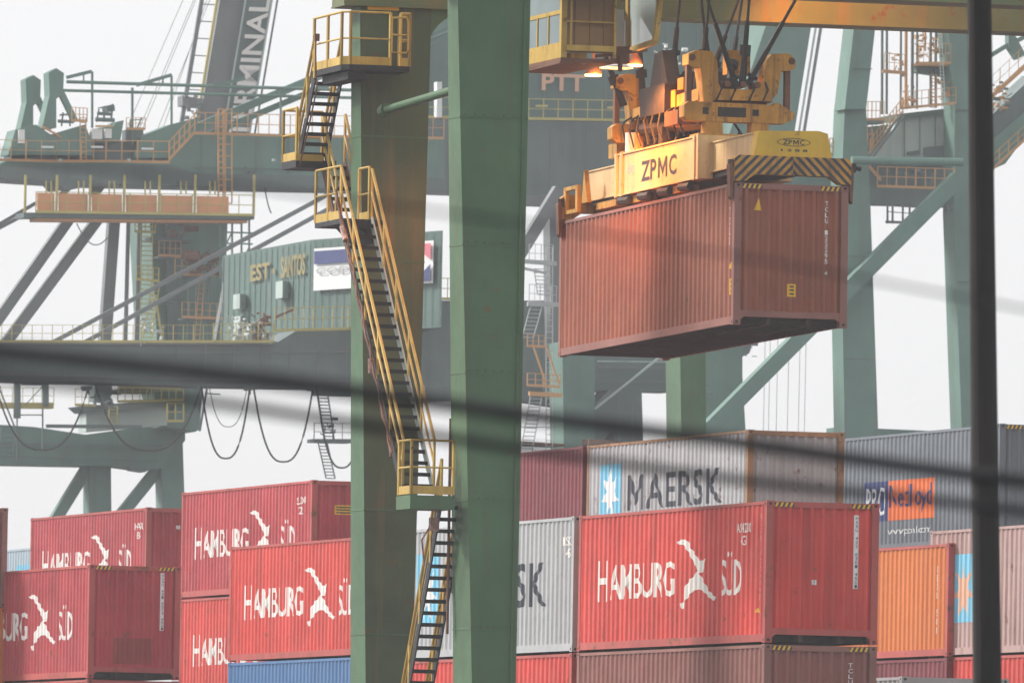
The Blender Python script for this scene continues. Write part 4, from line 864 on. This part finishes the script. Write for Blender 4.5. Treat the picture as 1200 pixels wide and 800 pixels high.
part('wall_equipment', M['white'], CC, lambda b: (b.slab([(512, 96), (518, 96), (518, 138), (512, 138)], YC + 66.5, .5), clutter(b, 770, 800, 50, 75, YC + 60, 12, 6, 61)))
part('raised_boom', M['teal'], CC, lambda b: b.slab([(840, 200), (935, -80), (968, -80), (924, 200)], YC + 60, 3))
part('boom_edge_pipe', M['lgrey'], CC, lambda b: b.bar(974, -80, 929, 200, YC + 59, 2.2))
part('boom_edge_strip', M['grey'], CC, lambda b: b.bar(980, -80, 935, 200, YC + 59, 3))
part('tower_leg', M['teal'], CC, lambda b: (b.slab([(1011, -60), (1036, -60), (1015, 128), (990, 128)], YC, 1.5), b.slab([(990, 127), (1015, 127), (1020, 238), (1031, 560), (991, 560), (985, 240)], YC + .5, 1.5)))
part('tower_leg', M['teal'], CC, lambda b: b.slab([(1103, -60), (1132, -60), (1140, 200), (1152, 560), (1129, 560), (1118, 250), (1119, 128)], YC + 2, 1.5))
part('cross_tube', M['teal'], CC, lambda b: b.bar(998, 188, 1128, 190, YC - .5, 10, round_=True))
part('diagonal_brace', M['teal'], CC, lambda b: b.bar(1122, 209, 820, 513, YC - .2, 18))
part('girder', M['slate'], CC, lambda b: (b.slab([(984, 217), (1108, 222), (1108, 243), (1062, 240), (984, 238)], YC + 3, 1.5), b.slab([(984, 192), (1120, 194), (1120, 222), (984, 219)], YC + 5.5, .5)))
part('girder', M['teal'], CC, lambda b: b.slab([(850, 184), (984, 187), (984, 236), (850, 234)], YC + 5.4, 1.5))
part('railing', M['railo'], CC, lambda b: (wrail(b, 1028, 219, 1118, 222, YC + 1, 24, 8, 1.7), wrail(b, 1018, 196, 1032, 212, YC + 1, 4, 4, 1.4)))
part('hanging_frame', M['slate'], CC, lambda b: ([b.bar(x, 238, x, 262, YC + 2, 2) for x in (1040, 1046, 1058, 1066)], b.bar(1038, 260, 1067, 261, YC + 2, 3), b.bar(1040, 248, 1066, 250, YC + 2, 1), b.bar(1111, 236, 1111, 248, YC + 1, 2), b.bar(1116, 236, 1116, 248, YC + 1, 2), b.bar(1110, 247, 1117, 247, YC + 1, 2)))
part('machine_house', M['lgrey'], CC, lambda b: (b.slab([(1052, 140), (1078, 132), (1122, 130), (1122, 184), (1018, 184), (1046, 152)], YC + 4, 3)))
part('green_house', M['hgreen'], CC, lambda b: (b.slab([(1004, 150), (1042, 146), (1020, 184), (976, 184), (984, 172)], YC + 3.5, 2), b.slab([(1050, 134), (1122, 126), (1122, 132), (1052, 141)], YC + 3.8, 3), b.slab([(1076, 77), (1114, 77), (1116, 90), (1090, 86), (1076, 84)], YC + 3, 1)))
part('house_window', M['slate'], CC, lambda b: (b.slab([(1083, 173), (1108, 170), (1108, 183), (1083, 183)], YC + 3.85, .1), b.slab([(1064, 178), (1077, 176), (1077, 181), (1064, 182)], YC + 3.85, .1)))
part('pipe_stack', M['slate'], CC, lambda b: [b.bar(x, -20, x - .5, y, YC + 3, w_) for x, y, w_ in ((1034, 134, 2.6), (1039.5, 134, 2.4), (1056, 128, 2.2), (1069.5, 125, 3), (1075, 128, 2), (1091, 126, 2.4), (1097, 126, 2.4))])
part('pipe_stack_orange', M['railo'], CC, lambda b: (b.bar(1062, -20, 1061.5, 128, YC + 3, 3), b.bar(1085, -20, 1084, 60, YC + 3, 2), clutter(b, 1058, 1072, 100, 128, YC + 2.5, 16, 5, 71), clutter(b, 1072, 1100, 40, 68, YC + 2.5, 34, 6, 72)))
part('upper_walkway', M['railo'], CC, lambda b: (b.slab([(1076, 74), (1114, 75), (1114, 78), (1076, 77)], YC + 2.5, 1), wrail(b, 1076, 75, 1114, 75, YC + 2, 24, 6, 1), wrail(b, 1036, 84, 1060, 86, YC + 2, 22, 4, 1), b.bar(1034, 84, 1062, 86, YC + 2, 3), wrail(b, 1056, 128, 1120, 122, YC + 2, 20, 8, 1.2), wladder(b, 1092, 126, 1092, 88, YC + 2.5, 6, 9), wrail(b, 1012, 141, 1036, 141, YC + 2, 22, 5, 1.3)))
part('zigzag_stair', M['railo'], CC, lambda b: (wrail(b, 982, 168, 1010, 139, YC + 2, 22, 10, 1.8), wrail(b, 972, 182, 996, 182, YC + 2, 20, 7, 1.6), wrail(b, 1020, 180, 1058, 132, YC + 2, 18, 10, 1.6), wrail(b, 990, 182, 1022, 180, YC + 2, 24, 6, 1.6), clutter(b, 976, 1010, 130, 178, YC + 2.6, 26, 5, 73)))
part('stair_stringer', M['slate'], CC, lambda b: (b.bar(1019, 183, 1056, 134, YC + 1.8, 2), b.bar(1023, 184, 1060, 136, YC + 1.8, 2), b.bar(978, 178, 1008, 146, YC + 1.8, 2), b.slab([(1004, 140), (1036, 140), (1036, 145), (1004, 145)], YC + 2, 1)))
part('side_boom', M['slate'], CC, lambda b: b.slab([(1146, 150), (1215, 86), (1215, 122), (1146, 180)], YC + 6, 2))
part('side_boom_flange', M['teal'], CC, lambda b: (b.slab([(1146, 178), (1215, 120), (1215, 142), (1178, 192), (1160, 200), (1150, 196)], YC + 5.8, 2), b.bar(1140, 78, 1184, 51, YC + 6, 5), b.bar(1184, 52, 1215, 36, YC + 6, 5), b.slab([(1182, 40), (1190, 42), (1202, 64), (1192, 70), (1182, 55)], YC + 5.8, .5)))
part('side_boom_rail', M['railo'], CC, lambda b: (wrail(b, 1150, 124, 1215, 64, YC + 5, 24, 6, 1), b.bar(1148, 126, 1215, 66, YC + 5, 4), wrail(b, 1160, 202, 1215, 152, YC + 5, 18, 5, 1.4), clutter(b, 1158, 1176, 100, 128, YC + 5, 16, 6, 74)))
part('quay_beam', M['teal'], CC, lambda b: b.slab([(985, 500), (1100, 505), (1100, 540), (985, 540)], YC + 8, 2))
part('sill_structure', M['slate'], CC, lambda b: (b.slab([(650, 405), (790, 405), (790, 459), (752, 458), (755, 560), (722, 560), (719, 500), (706, 518), (697, 518), (697, 478), (706, 474), (714, 458), (696, 458), (650, 458)], YC + 10, 2), b.slab([(498, 452), (660, 456), (660, 478), (610, 470), (498, 470)], YC + 12, 1)))
part('sill_leg', M['teal'], CC, lambda b: (b.slab([(659, 400), (697, 400), (697, 560), (661, 560)], YC + 6, 2), b.slab([(824, 395), (884, 395), (878, 414), (870, 418), (870, 440), (877, 560), (824, 560)], YC + 6, 2)))
part('light_brace', M['lgrey'], CC, lambda b: (b.bar(775, 417, 697, 479, YC + 9, 2.5), b.bar(700, 423, 785, 424, YC + 9, 1.5)))
part('brace', M['grey'], CC, lambda b: (b.bar(655, 222, 596, 318, YC + 8, 14), b.slab([(610, 228), (660, 231), (660, 242), (610, 240)], YC + 9, 1), b.slab([(644, 238), (662, 238), (662, 420), (646, 420)], YC + 10, 1)))
part('rusty_ledge', M['brown'], CC, lambda b: (b.slab([(690, 514), (755, 519), (755, 523), (690, 520)], YC + 5, 2), b.slab([(598, 516), (662, 520), (662, 523), (598, 520)], YC + 5, 2)))
part('stair_tower', M['galv'], CC, lambda b: (wladder(b, 640, 530, 640, 290, YC + 4, 8, 34, w=1), wladder(b, 612, 395, 622, 358, YC + 3, 14, 8), wladder(b, 630, 345, 626, 315, YC + 3, 12, 7), wladder(b, 610, 530, 622, 462, YC + 3, 14, 14), wrail(b, 620, 355, 652, 357, YC + 3, 22, 5, 1.1), wrail(b, 620, 308, 648, 309, YC + 3, 22, 4, 1.1), b.bar(612, 306, 652, 309, YC + 3, 5), b.bar(612, 314, 640, 320, YC + 3, 3), b.bar(618, 356, 656, 357, YC + 3, 5), b.bar(600, 500, 660, 500, YC + 3, 1)))
part('stair_tower_rail', M['railo'], CC, lambda b: (b.bar(625, 405, 640, 450, YC + 3, 2), b.bar(640, 405, 655, 450, YC + 3, 2), wrail(b, 618, 452, 656, 454, YC + 3, 15, 4, 1.5), b.bar(620, 461, 658, 463, YC + 3, 5), wrail(b, 618, 406, 638, 407, YC + 3, 14, 3, 1.3)))
part('hoist_wire', M['galv'], CC, lambda b: [b.bar(x, 380, x - 3, 530, YC + 20, .7) for x in (897, 903, 912, 925, 938, 945)])
part('light_mast', M['slate'], CC, lambda b: (b.bar(990, 470, 990, 530, YC - 30, 1.4)))

def ribs(b, pts, Y0, hpx, w=1.2):
    for x, y in pts: b.bar(x, y, x, y + hpx, Y0, w)
part('seam', M['slate'], CA, lambda b: (ribs(b, [(x, 160) for x in (236, 262, 300, 338, 376, 404)], YA - .1, 44, 1.0), ribs(b, [(x, 192) for x in (40, 80, 120, 160)], YA - .5, 18, 1.0), b.bar(228, 196, 412, 200, YA - .1, 1)))
part('girder_lug', M['slate'], CA, lambda b: ([b.slab([(x, 212), (x + 6, 212), (x + 5, 218), (x + 1, 218)], YA - .5, .5) for x in (142, 175, 208, 250)], clutter(b, 282, 300, 196, 206, YA - .6, 8, 4, 91)))
part('side_lamp', M['lgrey'], CA, lambda b: [b.slab([(x, 186), (x + 3, 186), (x + 3, 189), (x, 189)], YA - 1.6, .2) for x in (70, 150, 320, 380)])
part('mid_platform', M['slate'], CA, lambda b: ([b.slab([(x, y), (x + w_, y + 1), (x + w_, y + 3), (x, y + 2)], YA + 1, 1) for x, y, w_ in ((186, 300, 26), (205, 322, 40), (180, 352, 28), (215, 372, 46))], [b.bar(x, 300, x - 2, 398, YA + 2, 1.6) for x in (222, 231, 246)]))
part('mid_railing', M['railo'], CA, lambda b: (wrail(b, 205, 322, 252, 324, YA + .5, 20, 6, 1.1), wrail(b, 186, 300, 212, 301, YA + .5, 18, 4, 1.1), wrail(b, 213, 372, 262, 374, YA + .5, 18, 6, 1.1), wladder(b, 228, 398, 234, 326, YA + .8, 6, 12, w=1)))
part('cable_reel', M['brown'], CA, lambda b: (b.bar(216, 300, 232, 300, YA - .5, 12, round_=True), b.bar(236, 303, 252, 303, YA - .5, 10, round_=True), b.bar(215, 268, 232, 268, YA, 8, round_=True)))
part('seam', M['grey'], CB, lambda b: (ribs(b, [(x, 404) for x in range(10, 410, 33)], YB - .1, 44, .9), b.bar(-20, 438, 410, 447, YB - .15, 1.6), b.bar(-20, 414, 410, 412, YB - .15, .9)))
part('girder_bracket', M['slate'], CB, lambda b: ([b.slab([(x, 452), (x + 9, 452), (x + 7, 457), (x + 2, 457)], YB - .2, .6) for x in (98, 230, 288, 362)], [b.bar(x, 452, x, 462, YB, 1.6) for x in (104, 236, 293, 298, 366)]))
part('lower_beam_seam', M['slate'], CB, lambda b: (b.bar(-20, 519, 190, 522, YB + 29.8, 2.2), b.bar(-20, 534, 186, 540, YB + 29.8, 1.2), b.slab([(152, 546), (176, 549), (170, 553), (156, 551)], YB + 29.8, 1)))
part('hanging_cabin', M['slate'], CB, lambda b: (b.slab([(112, 450), (128, 450), (129, 470), (110, 470)], YB + 24, 1), clutter(b, 105, 135, 455, 474, YB + 23.5, 18, 6, 92), b.slab([(140, 455), (176, 456), (176, 461), (140, 460)], YB + 27, 1)))
part('hanging_cabin_rail', M['raily'], CB, lambda b: (wrail(b, 140, 455, 212, 456, YB + 25.6, 8, 12, 1.4), wrail(b, 88, 475, 112, 476, YB + 25.6, 20, 3, 1)))
part('festoon_trolley', M['slate'], CB, lambda b: [b.slab([(x, 452), (x + 7, 452), (x + 7, 456), (x, 456)], YB - 1, .5) for x in (101, 290, 296, 364)])
part('seam', M['grey'], CC, lambda b: (ribs(b, [(x, 150) for x in range(520, 920, 42)], YC + 67.9, 72, 1.0), ribs(b, [(x, 20) for x in range(530, 880, 36)], YC + 69.9, 116, .8)))
part('seam', M['hgreen'], CC, lambda b: (ribs(b, [(x, y) for x, y in ((1060, 142), (1078, 138), (1096, 136), (1112, 134))], YC + 3.9, 44, .9), b.bar(992, 300, 1018, 301, YC - .05, 1.2), b.bar(990, 420, 1024, 421, YC - .05, 1.2), b.bar(1120, 128, 1138, 129, YC + 1.9, 1.5), b.bar(1122, 330, 1145, 331, YC + 1.9, 1.2), b.bar(1001, 80, 1022, 81, YC - .1, 1.2)))
part('leg_ladder', M['lgrey'], CC, lambda b: (wladder(b, 1104, 128, 1100, 40, YC + 1, 4, 22, w=.8),))
part('upper_gear', M['railo'], CC, lambda b: (clutter(b, 1042, 1058, 60, 86, YC + 2.4, 12, 5, 93), clutter(b, 1098, 1112, 92, 124, YC + 2.4, 16, 5, 94), wrail(b, 1000, 160, 1022, 158, YC + 3, 18, 4, 1.2), wladder(b, 1028, 176, 1046, 140, YC + 2, 4, 10, w=.9)))
part('walkway_gear', M['slate'], CC, lambda b: (clutter(b, 1030, 1110, 196, 216, YC + 2.4, 26, 7, 95), clutter(b, 1150, 1180, 96, 126, YC + 5.4, 20, 7, 96)))
part('lower_truss', M['grey'], CC, lambda b: (b.bar(700, 430, 784, 431, YC + 9.6, 3), b.bar(700, 446, 784, 447, YC + 9.6, 2), b.bar(715, 458, 700, 474, YC + 9.6, 4), b.bar(724, 462, 726, 520, YC + 9.6, 1.2), b.bar(740, 462, 742, 520, YC + 9.6, 1.2), clutter(b, 868, 886, 396, 420, YC + 5, 14, 6, 97), clutter(b, 822, 832, 450, 470, YC + 5, 8, 4, 98)))
# second yard crane further back: one green leg
leg_bg = thing('yard_gantry_crane', atv(800, 560, 380), 'further green gantry crane leg standing below the hanging container', 'gantry crane', world=True)
z0_ = atv(800, 560, 380)
b = MB(); e = [atv(x, 300, 380) for x in (797, 824)]; e2 = [atv(x, 560, 380) for x in (800, 828)]
def hexa(b, x0, x1, x0b, x1b, Y0, y0, y1, t):
    a, c, d, f = atv(x0, y0, Y0), atv(x1, y0, Y0), atv(x1b, y1, Y0), atv(x0b, y1, Y0); k = (d.z) / (a.z - d.z)
    d2 = d + (d - c) * k; f2 = f + (f - a) * k
    b.prism([a, c, d2, f2], U * t)
hexa(b, 796, 826, 799, 828, 380, 330, 560, 1.6); b.build('leg', M['legdark'], leg_bg)
# ------------------------------------------------------------------ pole and cables close to the camera
PO = at(1147, -60, 118); PB_ = at(1157, 800, 118)
b = MB(); d = (PB_ - PO); k = (PB_.z - 0) / -(PB_.z - PO.z) ; base = PB_ + d * (PB_.z / (PO.z - PB_.z))
b.tube([PO, (PO + PB_) / 2, PB_, base], .118, 16, r2=.155)
tag(b.build('utility_pole', M['pole']), 'tall dark round pole, slightly out of focus, standing before the container with the peach star', 'pole')
def cable(pts, r, label):
    # smooth spline through points given as pixel + distance
    P3 = [at(x, y, Y) for x, y, Y in pts]; out = []
    for i in range(len(P3) - 1):
        p0_, p1_, p2__, p3_ = P3[max(i - 1, 0)], P3[i], P3[i + 1], P3[min(i + 2, len(P3) - 1)]
        for k in range(6):
            t_ = k / 6; out.append(.5 * ((2 * p1_) + (p2__ - p0_) * t_ + (2 * p0_ - 5 * p1_ + 4 * p2__ - p3_) * t_ ** 2 + (3 * p1_ - p0_ - 3 * p2__ + p3_) * t_ ** 3))
    out.append(P3[-1]); b = MB(); b.tube(out, r, 8); return tag(b.build('overhead_cable', M['cable']), label, 'cable', 'overhead cables')
cable([(-400, 372, 22), (0, 412, 24), (300, 443, 26), (600, 484, 28), (850, 516, 30), (1138, 556, 32), (1500, 600, 34)], .019, 'upper of the two dark blurred cables sloping across the stacked containers')
cable([(-400, 398, 22), (0, 440, 24), (240, 470, 26), (400, 494, 27), (600, 524, 28), (850, 560, 30), (1138, 591, 32), (1500, 636, 34)], .013, 'lower of the two dark blurred cables sloping across the stacked containers')
cable([(-400, 130, 26), (540, 252, 28), (862, 300, 30), (1200, 362, 32), (1500, 420, 34)], .0045, 'faint thin blurred cable crossing the hanging container')
# ------------------------------------------------------------------ haze
hm = bpy.data.materials.new('haze_air'); hm.use_nodes = True; n_ = hm.node_tree; n_.nodes.clear()
pv = n_.nodes.new('ShaderNodeVolumePrincipled'); ou = n_.nodes.new('ShaderNodeOutputMaterial'); n_.links.new(pv.outputs[0], ou.inputs['Volume'])
pv.inputs['Color'].default_value = (.93, .95, .98, 1); pv.inputs['Density'].default_value = HAZE; pv.inputs['Anisotropy'].default_value = 0.0
b = MB(); b.lbox(-410, 410, -40, 650, -1.3, 62); hz_ = b.build('haze', hm); tag(hz_, kind='stuff')
for o in bpy.data.objects:
    if '_w' in o: del o['_w']
